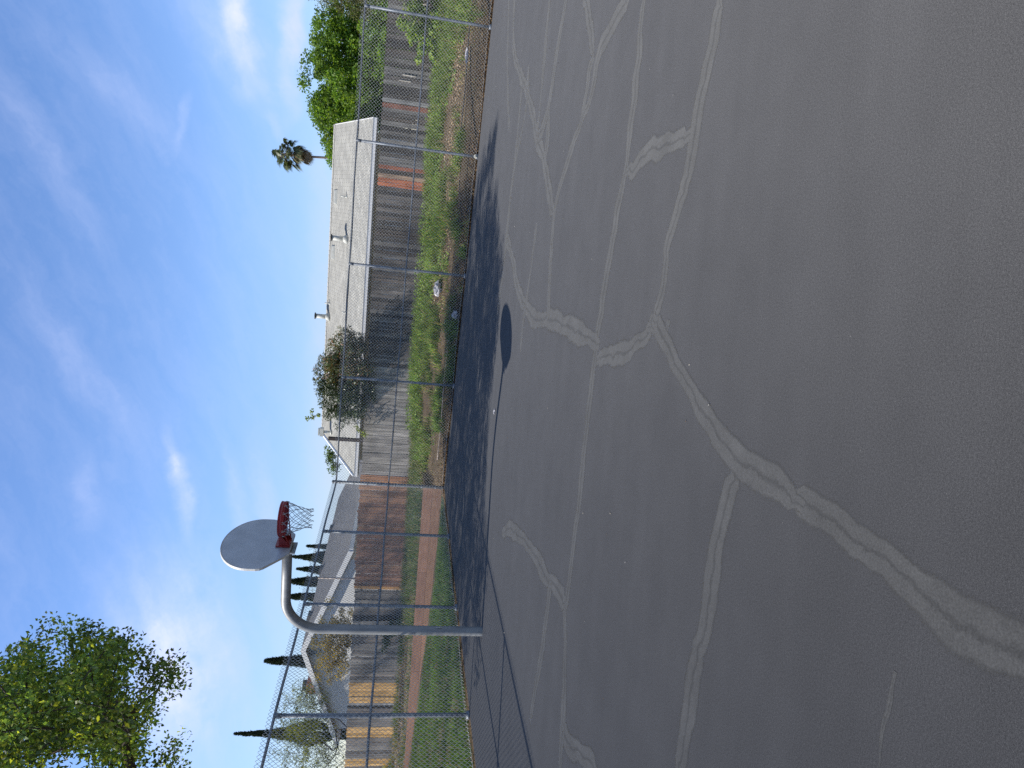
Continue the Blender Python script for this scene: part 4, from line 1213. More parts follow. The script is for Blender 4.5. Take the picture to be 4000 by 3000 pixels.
rg = np.random.default_rng(27)  # unseen tree, added to throw shade on the gable wall
TT = ellipsoid_pts(W(-22.4, 8.3, 9.6), (2.0, 1.6, 3.6), 110, rg, .2, .45)
make_tree('shade_tree', W(-22.4, 8.3, .7), 'unseen green tree beyond the airy garden tree, added to shade the gable wall', 'tree',
          [W(-22.4, 8.3, .4), W(-22.4, 8.3, 3), W(-22.4, 8.3, 5.5)], [tuple(p) for p in TT],
          clump_leaves(TT, .5, 80, .12, .07, GREEN, rg, droop=.4, outward=.35, flat=.6), 'leaf', rg=rg, r_tip=.010)

# ------------------------------------------------------------------ trees behind the long house
rg = np.random.default_rng(31)
BR = [(.128, .226, .033), (.158, .262, .036), (.098, .188, .033), (.202, .293, .045), (.067, .135, .030)]
c0 = np.array(W(13.6, 17.5, 3.9)); rr = (3.3, 3.0, 3.1)
T1 = []
T1 += ellipsoid_pts(W(12.9, 17.0, 4.2), (2.5, 2.4, 2.8), 120, rg, .35, .34)
T1 += ellipsoid_pts(W(15.0, 16.6, 4.0), (2.2, 2.3, 2.3), 100, rg, .35, .34)
T1 += ellipsoid_pts(W(13.2, 14.6, 2.6), (2.4, 1.6, 1.6), 80, rg, .3, .34)
T1 += ellipsoid_pts(W(11.2, 17.6, 5.0), (1.9, 1.5, 1.3), 60, rg, .2, .32)
T1 += ellipsoid_pts(W(12.3, 15.2, 3.7), (1.1, 1.5, 1.8), 60, rg, .2, .3)
T1 += ellipsoid_pts(W(11.9, 16.8, 5.2), (1.1, 1.2, 1.5), 40, rg, .2, .3)
T1 += ellipsoid_pts(W(10.2, 18.2, 4.9), (1.5, 1.2, 1.0), 48, rg, .2, .27)
T1 += ellipsoid_pts(W(11.6, 17.2, 5.6), (1.2, 1.1, .9), 40, rg, .2, .27)
T1 += ellipsoid_pts(W(14.3, 15.6, 5.4), (1.8, 1.6, 1.3), 60, rg, .2, .32)
T1 += ellipsoid_pts(W(14.8, 13.2, 2.9), (1.7, 1.2, 1.3), 50, rg, .2, .32)
T1 += [np.array(W(s, o, z)) for s, o, z in ((12.7, 16.8, 6.95), (13.7, 16.2, 6.75), (14.6, 16.2, 6.5), (15.6, 16, 6.2), (11.3, 18, 6.4), (9.6, 18.9, 5.7), (13.0, 16.5, 6.9))]
make_tree('broadleaf_tree', W(13.4, 17.2, .8), 'bushy bright green tree beyond the gable end of the long house', 'tree',
          [W(13.4, 17.2, .5), W(13.4, 17.1, 1.4), W(13.4, 17.0, 2.2)], [tuple(p) for p in T1],
          clump_leaves(T1, .42, 150, .115, .075, BR, rg, droop=.25, outward=.6, flat=.9, cvar=.3), 'leaf', rg=rg, r_tip=.010)
rg = np.random.default_rng(33)
OL = [(.102, .118, .048), (.138, .150, .074), (.072, .086, .038), (.180, .186, .102)]
T2 = ellipsoid_pts(W(16.9, 14.2, 4.3), (2.0, 2.0, 2.7), 170, rg, .35, .3)
make_tree('olive_tree', W(16.9, 14.2, .8), 'dull olive green fine leaved tree at the end of the dark fence', 'tree',
          [W(17.0, 14.3, .5), W(16.95, 14.2, 1.5), W(16.9, 14.2, 2.4)], [tuple(p) for p in T2],
          clump_leaves(T2, .42, 150, .085, .032, OL, rg, droop=.1, outward=.7, flat=.3, cvar=.3), 'leaf', rg=rg, r_tip=.010)

# ------------------------------------------------------------------ leafy shrub overhanging the pale fence
rg = np.random.default_rng(41)
RED = [(.088, .124, .049), (.114, .150, .061), (.061, .091, .042), (.194, .131, .061), (.281, .150, .079), (.150, .176, .079)]
DKG = [(.053, .077, .033), (.069, .100, .040), (.040, .060, .027), (.094, .119, .050)]
A_ = ellipsoid_pts(W(2.0, 6.85, 3.45), (1.05, .8, .92), 66, rg, .15, .22)
B_ = ellipsoid_pts(W(.75, 6.85, 3.4), (1.12, .8, 1.0), 80, rg, .15, .22)
A_ += [np.array(W(s, 6.7, z)) for s, z in ((1.9, 4.35), (1.55, 4.5), (2.2, 4.1), (2.7, 3.75), (2.95, 3.35), (1.2, 4.45))]
B_ += [np.array(W(s, 6.7, z)) for s, z in ((.3, 4.25), (.7, 4.35), (-.2, 4.0), (-.45, 3.6), (1.0, 4.3), (-.1, 3.0))]
lv = merge([clump_leaves(A_, .30, 135, .125, .030, RED, rg, droop=.15, outward=.8, flat=.2, cvar=.3),
            clump_leaves(B_, .30, 135, .125, .030, DKG, rg, droop=.15, outward=.8, flat=.2, cvar=.3)])
make_tree('shrub', W(1.3, 7.15, .8), 'large shrub with narrow reddish and dark leaves leaning over the pale grey plank fence', 'shrub',
          [W(1.3, 7.2, .5), W(1.3, 7.15, 1.4), W(1.3, 7.0, 2.2)], [tuple(p) for p in A_ + B_], lv, 'glossleaf', rg=rg, r_tip=.006, wob=.12, crown='foliage')
V1 = [np.array(W(s, 6.5, z)) for s, z in ((-.15, 4.35), (-.25, 4.55), (-.05, 4.6), (-.3, 4.75), (-.62, 2.85), (-.8, 2.6), (-.75, 2.7), (-.5, 2.95))]
rg = np.random.default_rng(43)
make_tree('vine', W(-.5, 6.7, 2.6), 'pale green vine sprays poking out of the dark shrub above the pale fence', 'vine',
          [W(-.5, 6.85, 2.4), W(-.45, 6.7, 2.7), W(-.4, 6.6, 3.2), W(-.25, 6.55, 3.9)], [tuple(p) for p in V1],
          clump_leaves(V1, .12, 26, .075, .06, [(.19, .24, .05), (.25, .30, .07)], rg, outward=.5), 'leaf', rg=rg, r_tip=.004, crown='foliage')

# ------------------------------------------------------------------ shrubs behind the patched fence
rg = np.random.default_rng(51)
YB = [(.26, .185, .025), (.32, .22, .03), (.20, .15, .035), (.12, .115, .04), (.30, .23, .05)]
Y_ = ellipsoid_pts(W(-10.6, 7.5, 3.3), (1.35, .55, .85), 70, rg, .1, .22) + [np.array(W(s, 7.4, z)) for s, z in ((-10.4, 4.15), (-9.5, 3.9), (-12.2, 3.9), (-12.4, 3.4), (-11.6, 3.9), (-8.6, 3.6), (-12.0, 2.9), (-8.9, 3.1), (-9.0, 2.7))]
make_tree('flowering_shrub', W(-10.6, 7.5, .7), 'twiggy shrub with mustard yellow flowers against the gable wall', 'shrub',
          [W(-10.6, 7.5, .4), W(-10.6, 7.5, 1.3), W(-10.6, 7.5, 1.9)], [tuple(p) for p in Y_],
          clump_leaves(Y_, .26, 105, .07, .045, YB, rg, outward=.4, cvar=.25), 'leaf', rg=rg, r_tip=.005, wob=.14, crown='foliage')
rg = np.random.default_rng(53)
WG = [(.13, .15, .035), (.17, .19, .045), (.095, .12, .035), (.20, .205, .06), (.08, .10, .035)]
W_ = ellipsoid_pts(W(-14.6, 7.6, 4.3), (1.7, .9, 1.15), 100, rg, .1, .24) + ellipsoid_pts(W(-16.6, 7.6, 4.0), (1.6, .9, 1.6), 70, rg, .1, .24)
W_ += [np.array(W(s, 7.6, z)) for s, z in ((-13.0, 4.9), (-13.4, 5.2), (-15.2, 5.6), (-14.2, 5.35), (-12.9, 4.3), (-16.3, 5.7))]
make_tree('garden_tree', W(-15.3, 7.7, .7), 'small airy yellow green tree above the patched fence, beside the gabled house', 'tree',
          [W(-15.2, 7.8, .4), W(-15.2, 7.75, 1.6), W(-15.1, 7.7, 2.5)], [tuple(p) for p in W_],
          clump_leaves(W_, .30, 70, .095, .028, WG, rg, droop=.3, outward=.5, flat=.2, cvar=.3), 'leaf', rg=rg, r_tip=.006, wob=.16, crown='crown')
rg = np.random.default_rng(55)
B2 = [np.array(W(-13.7 + rg.normal() * 1.1, 17 + rg.normal() * .6, 4.6 + abs(rg.normal()) * .65)) for _ in range(46)]
make_tree('bare_tree', W(-14.5, 17, .7), 'bare twiggy tree rising behind the roof of the gabled house', 'tree',
          [W(-14.5, 17, .5), W(-14.5, 17, 2.5), W(-14.4, 17, 3.6)], [tuple(p) for p in B2],
          clump_leaves(B2, .15, 4, .06, .03, [(.10, .10, .05)], rg), 'leaf', rg=rg, r_tip=.006, wob=.25, crown='crown')
rg = np.random.default_rng(57)
L_ = [np.array(W(-4.6 + rg.normal() * .35, 13.5, 4.35 + rg.normal() * .22)) for _ in range(16)]
make_tree('young_tree', W(-4.7, 13.5, .8), 'small green treetop showing beside the sloping end of the long house roof', 'tree',
          [W(-4.7, 13.5, .5), W(-4.7, 13.5, 2.4), W(-4.7, 13.5, 3.4)], [tuple(p) for p in L_],
          clump_leaves(L_, .24, 60, .10, .05, [(.09, .14, .035), (.06, .10, .03)], rg), 'leaf', rg=rg, r_tip=.006)

# ------------------------------------------------------------------ cypresses far behind


def cypress(s, o, ztop, zb, rw_, label, seed, fluffy=0.):
    rg = np.random.default_rng(seed)
    root = empty('cypress_tree', W(s, o, zb), label, 'cypress tree', 'dark cypress trees beyond the gabled house')
    x, y, _ = W(s, o, 0)
    tm = MB(); tm.tube([(x, y, zb - .3), (x, y, zb + 1), (x, y, ztop - .8)], [.16, .13, .02], 8)
    tm.build('trunk', M['bark'], root, True)
    n = 5200
    h = rg.random(n) ** .8
    prof = np.minimum(1, (1 - h) * 1.9) ** .75 * (.75 + .25 * np.sin(h * 9 + seed))
    th = rg.random(n) * 2 * math.pi
    lump = .72 + .5 * vnoise(th * 1.6 + seed, h * 11, seed) + fluffy * rg.random(n)
    r = rw_ * prof * lump * (.35 + .65 * rg.random(n) ** .4)
    z = zb + .25 + h * (ztop - zb - .25)
    C = np.stack([x + r * np.cos(th), y + r * np.sin(th), z], 1)
    D = np.stack([np.cos(th) * (.28 + fluffy), np.sin(th) * (.28 + fluffy), np.ones(n)], 1) + rg.normal(size=(n, 3)) * .22
    T = pick([(.022, .034, .018), (.030, .044, .022), (.042, .055, .026), (.060, .066, .034)], n, rg, .25)
    sz = .7 + .7 * rg.random(n)
    V, F, T = leaf_quads(C, .42 * sz, .11 * sz, D, T, rg)
    np_mesh('crown', V, F, T, [M['conifer']], root)


CY = [(-44.2, 40, 14.4, .95, 'tallest and leftmost dark cypress, behind the airy garden tree', 0.1),
      (-35.9, 40, 11.8, 1.05, 'shaggy dark cypress directly behind the peak of the gable', .45),
      (-28.9, 40, 10.1, .80, 'dark cypress just right of the pole bend, first of the row of five', .05),
      (-27.3, 40, 10.15, .80, 'second dark cypress of the row of five behind the grey roof', .05),
      (-26.0, 40, 9.2, .62, 'short third cypress, in the middle of the row of five', .05),
      (-24.75, 40, 9.75, .75, 'fourth dark cypress of the row of five, below the basketball rim', .05),
      (-23.6, 40, 8.4, .55, 'shortest and rightmost cypress of the row of five', .05)]
for i, (s, o, zt2, rw_, lab, fl) in enumerate(CY):
    cypress(s, o, zt2, .8, rw_ * 1.05, lab, 60 + i, fl)

# ------------------------------------------------------------------ fan palm
rg = np.random.default_rng(71)
ps, po = 11.6, 60.0
px, py, _ = W(ps, po, 0)
pr = empty('fan_palm', (px, py, .8), 'tall fan palm with a ragged windblown crown above the long roof', 'palm tree')
TZ = 15.0
ctr = np.array([px, py, TZ])
tm = MB(); tm.tube([(px + .9, py, .5), (px + .75, py, 3), (px + .45, py, 8), (px + .12, py, 12.5), (px, py, TZ)], [.26, .17, .13, .12, .15], 12)
tm.build('trunk', M['palmbark'], pr, True)
fv, ff, ft = [], [], []
pet = MB()


def frond(el, az, ln, pal, droop, fan_r):
    d = np.array([math.cos(az) * math.cos(el), math.sin(az) * math.cos(el), math.sin(el)])
    mid = ctr + d * ln * .55 + np.array([0, 0, -.03])
    end = ctr + d * ln + np.array([0, 0, -droop * ln * .35])
    pet.tube([ctr, mid, end], [.03, .022, .015], 4)
    ax = end - mid; ax /= np.linalg.norm(ax)
    side = np.cross(ax, np.array([0, 0, 1.0])); side /= np.linalg.norm(side) + 1e-9
    side = side * math.cos(.5) + np.cross(ax, side) * (rg.random() - .5) * 1.2; side /= np.linalg.norm(side)
    nb = 22
    for k in range(nb):
        a = (k / (nb - 1) - .5) * 4.2
        dr = ax * math.cos(a) + side * math.sin(a)
        L = fan_r * (.75 + .25 * math.cos(a)) * (.85 + .3 * rg.random())
        p0 = end; p1 = end + dr * L * .55; wind = np.array([-.22, .0, -.0]) * L
        p2 = end + dr * L * .92 + np.array([0, 0, -.38 * L]) + wind
        w = np.cross(dr, np.cross(ax, side)); w /= np.linalg.norm(w) + 1e-9
        b = len(fv)
        wd = .05
        fv.extend([p0 - w * .01, p1 - w * wd, p2, p1 + w * wd])
        ff.append((b, b + 1, b + 2, b + 3)); ft.append(np.array(pal[rg.integers(len(pal))]) * (.8 + .4 * rg.random()))


GP = [(.070, .095, .042), (.095, .12, .055), (.055, .078, .036), (.14, .15, .075)]
DP = [(.24, .18, .095), (.18, .13, .075), (.30, .235, .125)]
for k in range(34):
    frond(R(rg.uniform(-15, 82)), rg.random() * 2 * math.pi, rg.uniform(.95, 1.5) * (.78 + .22 * (k % 3 == 0)), GP, rg.uniform(.2, .8), rg.uniform(.62, .85))
for k in range(12):
    frond(R(rg.uniform(-55, -20)), rg.random() * 2 * math.pi, rg.uniform(.9, 1.4), GP + DP[:1], .5, .8)
nlive = len(ff)
for k in range(26):
    frond(R(rg.uniform(-86, -62)), rg.random() * 2 * math.pi, rg.uniform(.8, 2.0), DP, .1, .65)
np_mesh('crown', np.array(fv), np.array(ff), np.array(ft), [M['palm']], pr)
pet.build('petiole', M['palmbark'], pr)

# ------------------------------------------------------------------ ivy on the dark fence and other low plants
rg = np.random.default_rng(81)
IV = [(.186, .284, .057), (.259, .356, .081), (.121, .203, .049), (.340, .421, .113), (.081, .146, .041)]
I_ = []
t = 0
while len(I_) < 150 and t < 20000:
    t += 1
    s = rg.uniform(12.0, 16.2); z = rg.uniform(.75, 2.4)
    top = 2.28 - .55 * abs(s - 13.0) ** 1.2 * (s < 13) - .25 * (s > 14) * (s - 14) + .28 * math.sin(s * 4.3) - .9 * (s < 12.5)
    if z > top: continue
    I_.append(np.array(W(s, rg.uniform(5.6, 6.65) - (2.3 - z) * .22, z)))
make_tree('ivy_bush', W(13.4, 6.5, .9), 'light green leafy ivy mound climbing the dark plank fence', 'ivy',
          [W(13.4, 6.65, .6), W(13.4, 6.62, 1.0)], [tuple(p) for p in I_],
          clump_leaves(I_, .24, 60, .10, .095, IV, rg, outward=.5, flat=1.0, droop=.25, cvar=.3), 'leaf', rg=rg, r_tip=.003, crown='foliage')
rg = np.random.default_rng(83)
K_ = [np.array(W(-9.3 + rg.normal() * .28, 6.35 + rg.normal() * .12, .85 + rg.random() * .45)) for _ in range(20)] + \
     [np.array(W(-9.7, 6.4, 1.15)), np.array(W(-10.1, 6.4, 1.2)), np.array(W(-8.8, 6.4, .75))]
make_tree('low_shrub', W(-9.35, 6.4, .6), 'small round leaved green shrub at the foot of the patched fence', 'shrub',
          [W(-9.35, 6.4, .45), W(-9.35, 6.4, .7)], [tuple(p) for p in K_],
          clump_leaves(K_, .17, 46, .085, .08, [(.10, .135, .05), (.15, .18, .08), (.06, .09, .03)], rg, outward=.5), 'glossleaf', rg=rg, r_tip=.003, crown='foliage')
rg = np.random.default_rng(85)
K_ = [np.array(W(-15.4 + rg.normal() * .35, 5.2 + rg.normal() * .2, .5 + rg.random() * .4)) for _ in range(20)]
make_tree('low_shrub', W(-15.4, 5.2, .4), 'low yellow green bush on the leafy bank above the retaining wall', 'shrub',
          [W(-15.4, 5.2, .3), W(-15.4, 5.2, .5)], [tuple(p) for p in K_],
          clump_leaves(K_, .2, 46, .085, .07, [(.15, .19, .04), (.22, .20, .05), (.30, .17, .04)], rg, outward=.5), 'leaf', rg=rg, r_tip=.003, crown='foliage')


# ------------------------------------------------------------------ grass and weeds


def blades(S, O, h, wd, tone, rg, bend=.5, zoff=0.):
    n = len(S)
    x = P0[0] + E1[0] * S + E2[0] * O; y = P0[1] + E1[1] * S + E2[1] * O
    z = gz(S, O) + zoff - .02
    th = rg.random(n) * 2 * math.pi
    side = np.stack([np.cos(th), np.sin(th), np.zeros(n)], 1)
    ph = th + math.pi / 2 + rg.normal(size=n) * .6
    lean = np.stack([np.cos(ph), np.sin(ph), np.zeros(n)], 1) * (rg.random(n) * bend)[:, None]
    B = np.stack([x, y, z], 1); up = np.array([0, 0, 1.0])
    h = h[:, None]; wd = np.broadcast_to(wd, (n,))[:, None]
    m = B + up * h * .55 + lean * h * .35
    t = B + up * h * .92 + lean * h * 1.0
    V = np.stack([B - side * wd * .5, B + side * wd * .5, m + side * wd * .42, t, m - side * wd * .42], 1).reshape(-1, 3)
    b = np.arange(n)[:, None] * 5
    F = np.concatenate([b + np.array([[0, 1, 2, 4]]), b + np.array([[4, 2, 3, 3]])])
    # second face is a triangle: split the tip in two to stay with quads
    F2 = b + np.array([[4, 2, 3, 3]])
    return V, b + np.array([[0, 1, 2, 4]]), b[:, :1] + np.array([[4, 2, 3]]), tone


def grass_object(name, S, O, h, wd, tone, label, cat, rg, bend=.5):
    V, Fq, Ft, T = blades(S, O, h, wd, tone, rg, bend)
    n = len(S)
    F = np.concatenate([np.c_[Fq[:, [0, 1, 2]]], np.c_[Fq[:, [0, 2, 3]]], Ft])
    o = np_mesh(name, V, F, np.concatenate([T, T, T]), [M['grass']])
    return tag(o, label, cat, kind='stuff')


# the weedy bank beyond the far fence
rg = np.random.default_rng(91)
n = 95000
S = rg.uniform(-.45, 17.5, n); O = .12 + 6.5 * rg.random(n) ** 1.15
d1 = fbm(S * .55, O * .9, 20)
d2 = fbm(S * 1.9, O * 2.3, 24)
path = np.exp(-((O - 2.3 - .25 * np.sin(S * .7)) / .55) ** 2) * np.clip((S - 7.5) / 3, 0, 1) * .9
path += np.exp(-((O - 1.0) / .5) ** 2) * np.clip((4.5 - S) / 3, 0, 1) * .35
lush = np.clip((d1 - .46) * 7 + (d2 - .5) * 2.6 + .38 + np.clip((O - 3.2) / 2.4, 0, 1) * .75 - 1.2 * path - .6 * (O < .7), 0, 1)
keep = rg.random(n) < (.16 + .84 * lush)
S, O, lush, d2, d1 = S[keep], O[keep], lush[keep], d2[keep], d1[keep]
n = len(S)
hh = (.05 + .20 * lush * (.3 + 1.4 * d2) + .22 * d1 * np.clip((O - 4.2) / 2.2, 0, 1)) * (.6 + .8 * rg.random(n))
dry = (rg.random(n) < .10 + .75 * (1 - lush) ** 1.2)
shade = .88 * (.25 + 1.9 * fbm(S * 2.2, O * 3.0, 28) ** 1.6 + .35 * rg.random(n))[:, None]
tone = shade * np.where(dry[:, None], pick([(.33, .25, .12), (.27, .20, .095), (.40, .32, .17), (.22, .17, .08)], n, rg),
                pick([(.14, .22, .040), (.18, .27, .045), (.10, .17, .035), (.23, .30, .06)], n, rg))
grass_object('weeds', S, O, hh, .012 + .010 * rg.random(n), tone, 'patchy green weeds and dry grass covering the bank below the dark fence', 'weeds', rg, .9)
# broad weed leaves through it
n = 26000
S = rg.uniform(-.3, 17.5, n); O = rg.uniform(1.2, 6.6, n)
k = fbm(S * .8 + 40, O * .9, 44) + .22 * np.clip((O - 3) / 3, 0, 1)
keep = k > .58
S, O = S[keep], O[keep]; n = len(S)
xy = P0[None] + S[:, None] * E1 + O[:, None] * E2
C = np.c_[xy, gz(S, O) + rg.random(n) * (.10 + .32 * np.clip((O - 3.5) / 3, 0, 1))]
D = rg.normal(size=(n, 3)) * [1, 1, .5] + [0, 0, .3]
V, F, T = leaf_quads(C, .085 * (.6 + .8 * rg.random(n)), .05 * (.7 + .6 * rg.random(n)), D, pick([(.17, .26, .055), (.13, .21, .045), (.23, .31, .075)], n, rg), rg, 1.2)
tag(np_mesh('broadleaf_weeds', V, F, T, [M['grass']]), 'broad leaved green weeds among the grass on the bank', 'weeds', kind='stuff')

# the grass strip between the side fence and the retaining wall
rg = np.random.default_rng(93)
n = 120000
O = .88 - 13.5 * rg.random(n) ** 1.3; S = -.42 - 13.5 * rg.random(n) ** 1.1
# stay off the court (the side fence line) and out of the unseen far corner
inside = S < -.08 + np.clip(-O, 0, 99) * .0166 - .08
S, O = S[inside], O[inside]; n = len(S)
d1 = fbm(S * .7, O * .7, 50)
tuft = fbm(S * 3.1, O * 3.1, 55)
near = np.exp(-((S + .35) / .3) ** 2)
hh = (.06 + .10 * tuft * (1 - .6 * np.clip((O + .3) / .8, 0, 1)) + .07 * near) * (.6 + .8 * rg.random(n))
tone = pick([(.095, .17, .028), (.12, .20, .034), (.075, .14, .026), (.15, .23, .04)], n, rg)
tone = tone * .82 * (.45 + .9 * d1 + .5 * (tuft - .4))[:, None]
hh = hh * np.clip(1.15 - .8 * np.clip((O + 1.2) / 1.9, 0, 1), .3, 1)
keep = (rg.random(n) < np.clip(.35 + 1.3 * (tuft - .3), 0, 1)) & ((O < .6) | (S < -8.5))
grass_object('grass', S[keep], O[keep], hh[keep], .010 + .008 * rg.random(keep.sum()), tone[keep], 'green grass strip behind the hoop, below the retaining wall', 'grass', rg, .8)

# the planted bed between the retaining wall and the fences
rg = np.random.default_rng(95)
n = 26000
S = -.45 - 16 * rg.random(n); O = rg.uniform(1.0, 6.7, n)
k = fbm(S * .8, O * .8, 61) + .35 * np.clip((S + 8) / 5, 0, 1) + .15 * np.clip((O - 5.4), 0, 1)
keep = rg.random(n) < np.clip((k - .50) * 4.5, .03, 1)
S, O = S[keep], O[keep]; n = len(S)
hh = (.10 + .22 * fbm(S * 2, O * 2, 63)) * (.6 + .8 * rg.random(n))
tone = np.where((rg.random(n) < .22)[:, None], pick([(.30, .24, .13), (.24, .19, .10)], n, rg), pick([(.085, .135, .032), (.11, .16, .04), (.07, .11, .03)], n, rg))
grass_object('bed_weeds', S, O, hh, .016, tone, 'tufts of weeds in the leafy bed above the retaining wall', 'weeds', rg, .9)

# fallen leaves
rg = np.random.default_rng(97)


def litter(name, S, O, size, pal, label, lift=.012):
    n = len(S)
    xy = P0[None] + S[:, None] * E1 + O[:, None] * E2
    zc = np.maximum(gz(S, O), 0 if name == 'court_leaves' else -1) + lift + rg.random(n) * .02
    C = np.c_[xy, zc]
    D = rg.normal(size=(n, 3)) * [1, 1, .22]
    V, F, T = leaf_quads(C, size * (.6 + .8 * rg.random(n)), size * .55, D, pick(pal, n, rg, .3), rg, 3.)
    tag(np_mesh(name, V, F, T, [M['litter']]), label, 'fallen leaves', kind='stuff')


BRN = [(.21, .115, .05), (.28, .17, .08), (.15, .085, .045), (.34, .23, .12), (.10, .065, .04)]
n = 9000
S = rg.uniform(-.3, 17.5, n); O = -.03 + np.abs(rg.normal(size=n)) * .30
litter('leaf_litter', S, O, .055, BRN, 'brown dead leaves gathered along the foot of the far fence')
n = 12000
S = -.5 - 16 * rg.random(n) ** .9; O = rg.uniform(.98, 6.7, n)
litter('bed_litter', S, O, .06, [(.34, .27, .18), (.27, .20, .13), (.42, .35, .25), (.20, .14, .09)], 'pale dry leaves covering the bed above the retaining wall')
n = 5000
S = rg.uniform(4, 17, n); O = 2.3 + rg.normal(size=n) * .5
litter('bank_straw', S, O, .07, [(.36, .27, .17), (.28, .20, .13), (.42, .33, .22)], 'pale dry straw in the bare strip halfway up the bank')
n = 1300
dd = rg.uniform(.2, 15, n)
pb = P0[None] + dd[:, None] * DB + (-np.abs(rg.normal(size=n)) * .10)[:, None] * E1 - .02 * E1
q = pb - P0
litter('fence_foot_leaves', q @ E1, q @ E2, .04, [(.09, .06, .035), (.14, .095, .055), (.07, .05, .035)], 'brown leaves along the foot of the side fence')

# grit and a few blown leaves on the court
rg = np.random.default_rng(99)
n = 420
X = rg.uniform(-5, 10, n); Y = 1.2 + 16 * rg.random(n) ** .8
ok = (X - P0[0] - (Y - P0[1]) * .2651) > .3
X, Y = X[ok], Y[ok]; n = len(X)
C = np.c_[X, Y, .004 + .004 * rg.random(n)]
sz = .006 + .016 * rg.random(n) ** 3
V, F, T = leaf_quads(C, sz, sz * .7, rg.normal(size=(n, 3)) * [1, 1, .2], pick([(.40, .37, .32), (.30, .28, .25), (.20, .13, .07), (.45, .43, .40)], n, rg), rg, 3.)
tag(np_mesh('grit', V, F, T, [M['litter']]), 'sparse pale grit and leaf crumbs scattered on the asphalt court', 'grit', kind='stuff')

SKY_SAT, SKY_VAL, SKY_STR, CLOUD_COL = 1.12, 1.14, .14, (5.1, 5.5, 6.5)
SUN_E, EXPO = 5.0, 0.35

# ------------------------------------------------------------------ sky
world = bpy.data.worlds.new('World'); SC.world = world
world.use_nodes = True
nt = world.node_tree; nt.nodes.clear()
wo_ = nt.nodes.new('ShaderNodeOutputWorld'); bg = nt.nodes.new('ShaderNodeBackground')
sky = nt.nodes.new('ShaderNodeTexSky'); sky.sky_type = 'NISHITA'; sky.sun_disc = False
sky.sun_elevation = math.asin(-SUN[2]); sky.sun_rotation = math.atan2(-SUN[0], -SUN[1])
sky.altitude = 30; sky.air_density = 1.0; sky.dust_density = .35; sky.ozone_density = 2.2
tc = nt.nodes.new('ShaderNodeTexCoord')
nrm = nt.nodes.new('ShaderNodeVectorMath'); nrm.operation = 'NORMALIZE'
nt.links.new(tc.outputs['Generated'], nrm.inputs[0])
sx = nt.nodes.new('ShaderNodeSeparateXYZ'); nt.links.new(nrm.outputs[0], sx.inputs[0])
az = math_n(nt, 'MULTIPLY', math_n(nt, 'ARCTAN2', sx.outputs['X'], sx.outputs['Y']), 57.29578)
el = math_n(nt, 'MULTIPLY', math_n(nt, 'ARCSINE', sx.outputs['Z']), 57.29578)
cb = nt.nodes.new('ShaderNodeCombineXYZ'); nt.links.new(az, cb.inputs[0]); nt.links.new(el, cb.inputs[1])
# domain warp so that cloud edges wander
wn = nt.nodes.new('ShaderNodeTexNoise'); wn.inputs['Scale'].default_value = .22; wn.inputs['Detail'].default_value = 5; wn.inputs['Roughness'].default_value = .6
nt.links.new(cb.outputs[0], wn.inputs['Vector'])
ws = nt.nodes.new('ShaderNodeVectorMath'); ws.operation = 'SUBTRACT'; ws.inputs[1].default_value = (.5, .5, .5)
nt.links.new(wn.outputs['Color'], ws.inputs[0])
wsc = nt.nodes.new('ShaderNodeVectorMath'); wsc.operation = 'SCALE'; wsc.inputs['Scale'].default_value = 2.4
nt.links.new(ws.outputs[0], wsc.inputs[0])
wad = nt.nodes.new('ShaderNodeVectorMath'); wad.operation = 'ADD'
nt.links.new(cb.outputs[0], wad.inputs[0]); nt.links.new(wsc.outputs[0], wad.inputs[1])
vec = wad.outputs[0]
CLOUDS = [(-22.80, 13.77, -2.740, 12, 6.5, 0.54), (-24.5, 14.5, -2.85, 9, 2.4, 0.26), (-10.01, 15.80, -2.80, 6.0, 1.0, 0.50), (-8.5, 16.3, -2.75, 1.6, .5, 0.28), (-1.47, 23.50, -2.589, 13.0, 2.2, 0.10), (-4, 20.5, -2.55, 10, 1.6, 0.08),
          (26.8, 13.3, -3.0, 3.4, 1.3, 0.50), (24.5, 12.9, -2.7, 4.0, 1.3, 0.32), (24.1, 13.4, -2.565, 8.0, 3.6, 0.30), (25.2, 9.7, 3.10, 8.4, 1.35, 0.68),
          (-11.77, 11.55, -2.85, 6.0, 1.2, 0.27), (-11.08, 21.7, -2.9, 4.5, 1.2, 0.16), (2.3, 6.1, -3.07, 26.0, 2.0, 0.34), (19.4, 20.9, -2.38, 8.0, 2.0, 0.13),
          (18.2, 16.9, 3.0, 3.0, .6, 0.19), (15.2, 25.7, -2.75, 11.0, 1.8, 0.14), (18.4, 10.8, -2.6, 2.0, .7, 0.24), (-14, 9.0, -2.9, 11, 1.6, 0.27), (0, 3.6, 3.14159, 40, 2.4, 0.40),
          (-30, 30, -2.6, 12, 4, 0.32), (40, 18, -2.8, 12, 4, 0.32), (-45, 12, -2.9, 14, 4, 0.40), (55, 9, 3.0, 16, 3, 0.40), (70, 30, 2.8, 16, 5, 0.32), (-80, 20, 3.0, 20, 5, 0.32)]
tot = None
fib = nt.nodes.new('ShaderNodeMapping'); fib.vector_type = 'TEXTURE'; fib.inputs['Rotation'].default_value = (0, 0, .42); fib.inputs['Scale'].default_value = (11, 1.9, 1)
nt.links.new(vec, fib.inputs['Vector'])
fn = noise(nt, fib.outputs[0], 1.0, 7, .62)
puff = noise(nt, vec, .55, 7, .6)
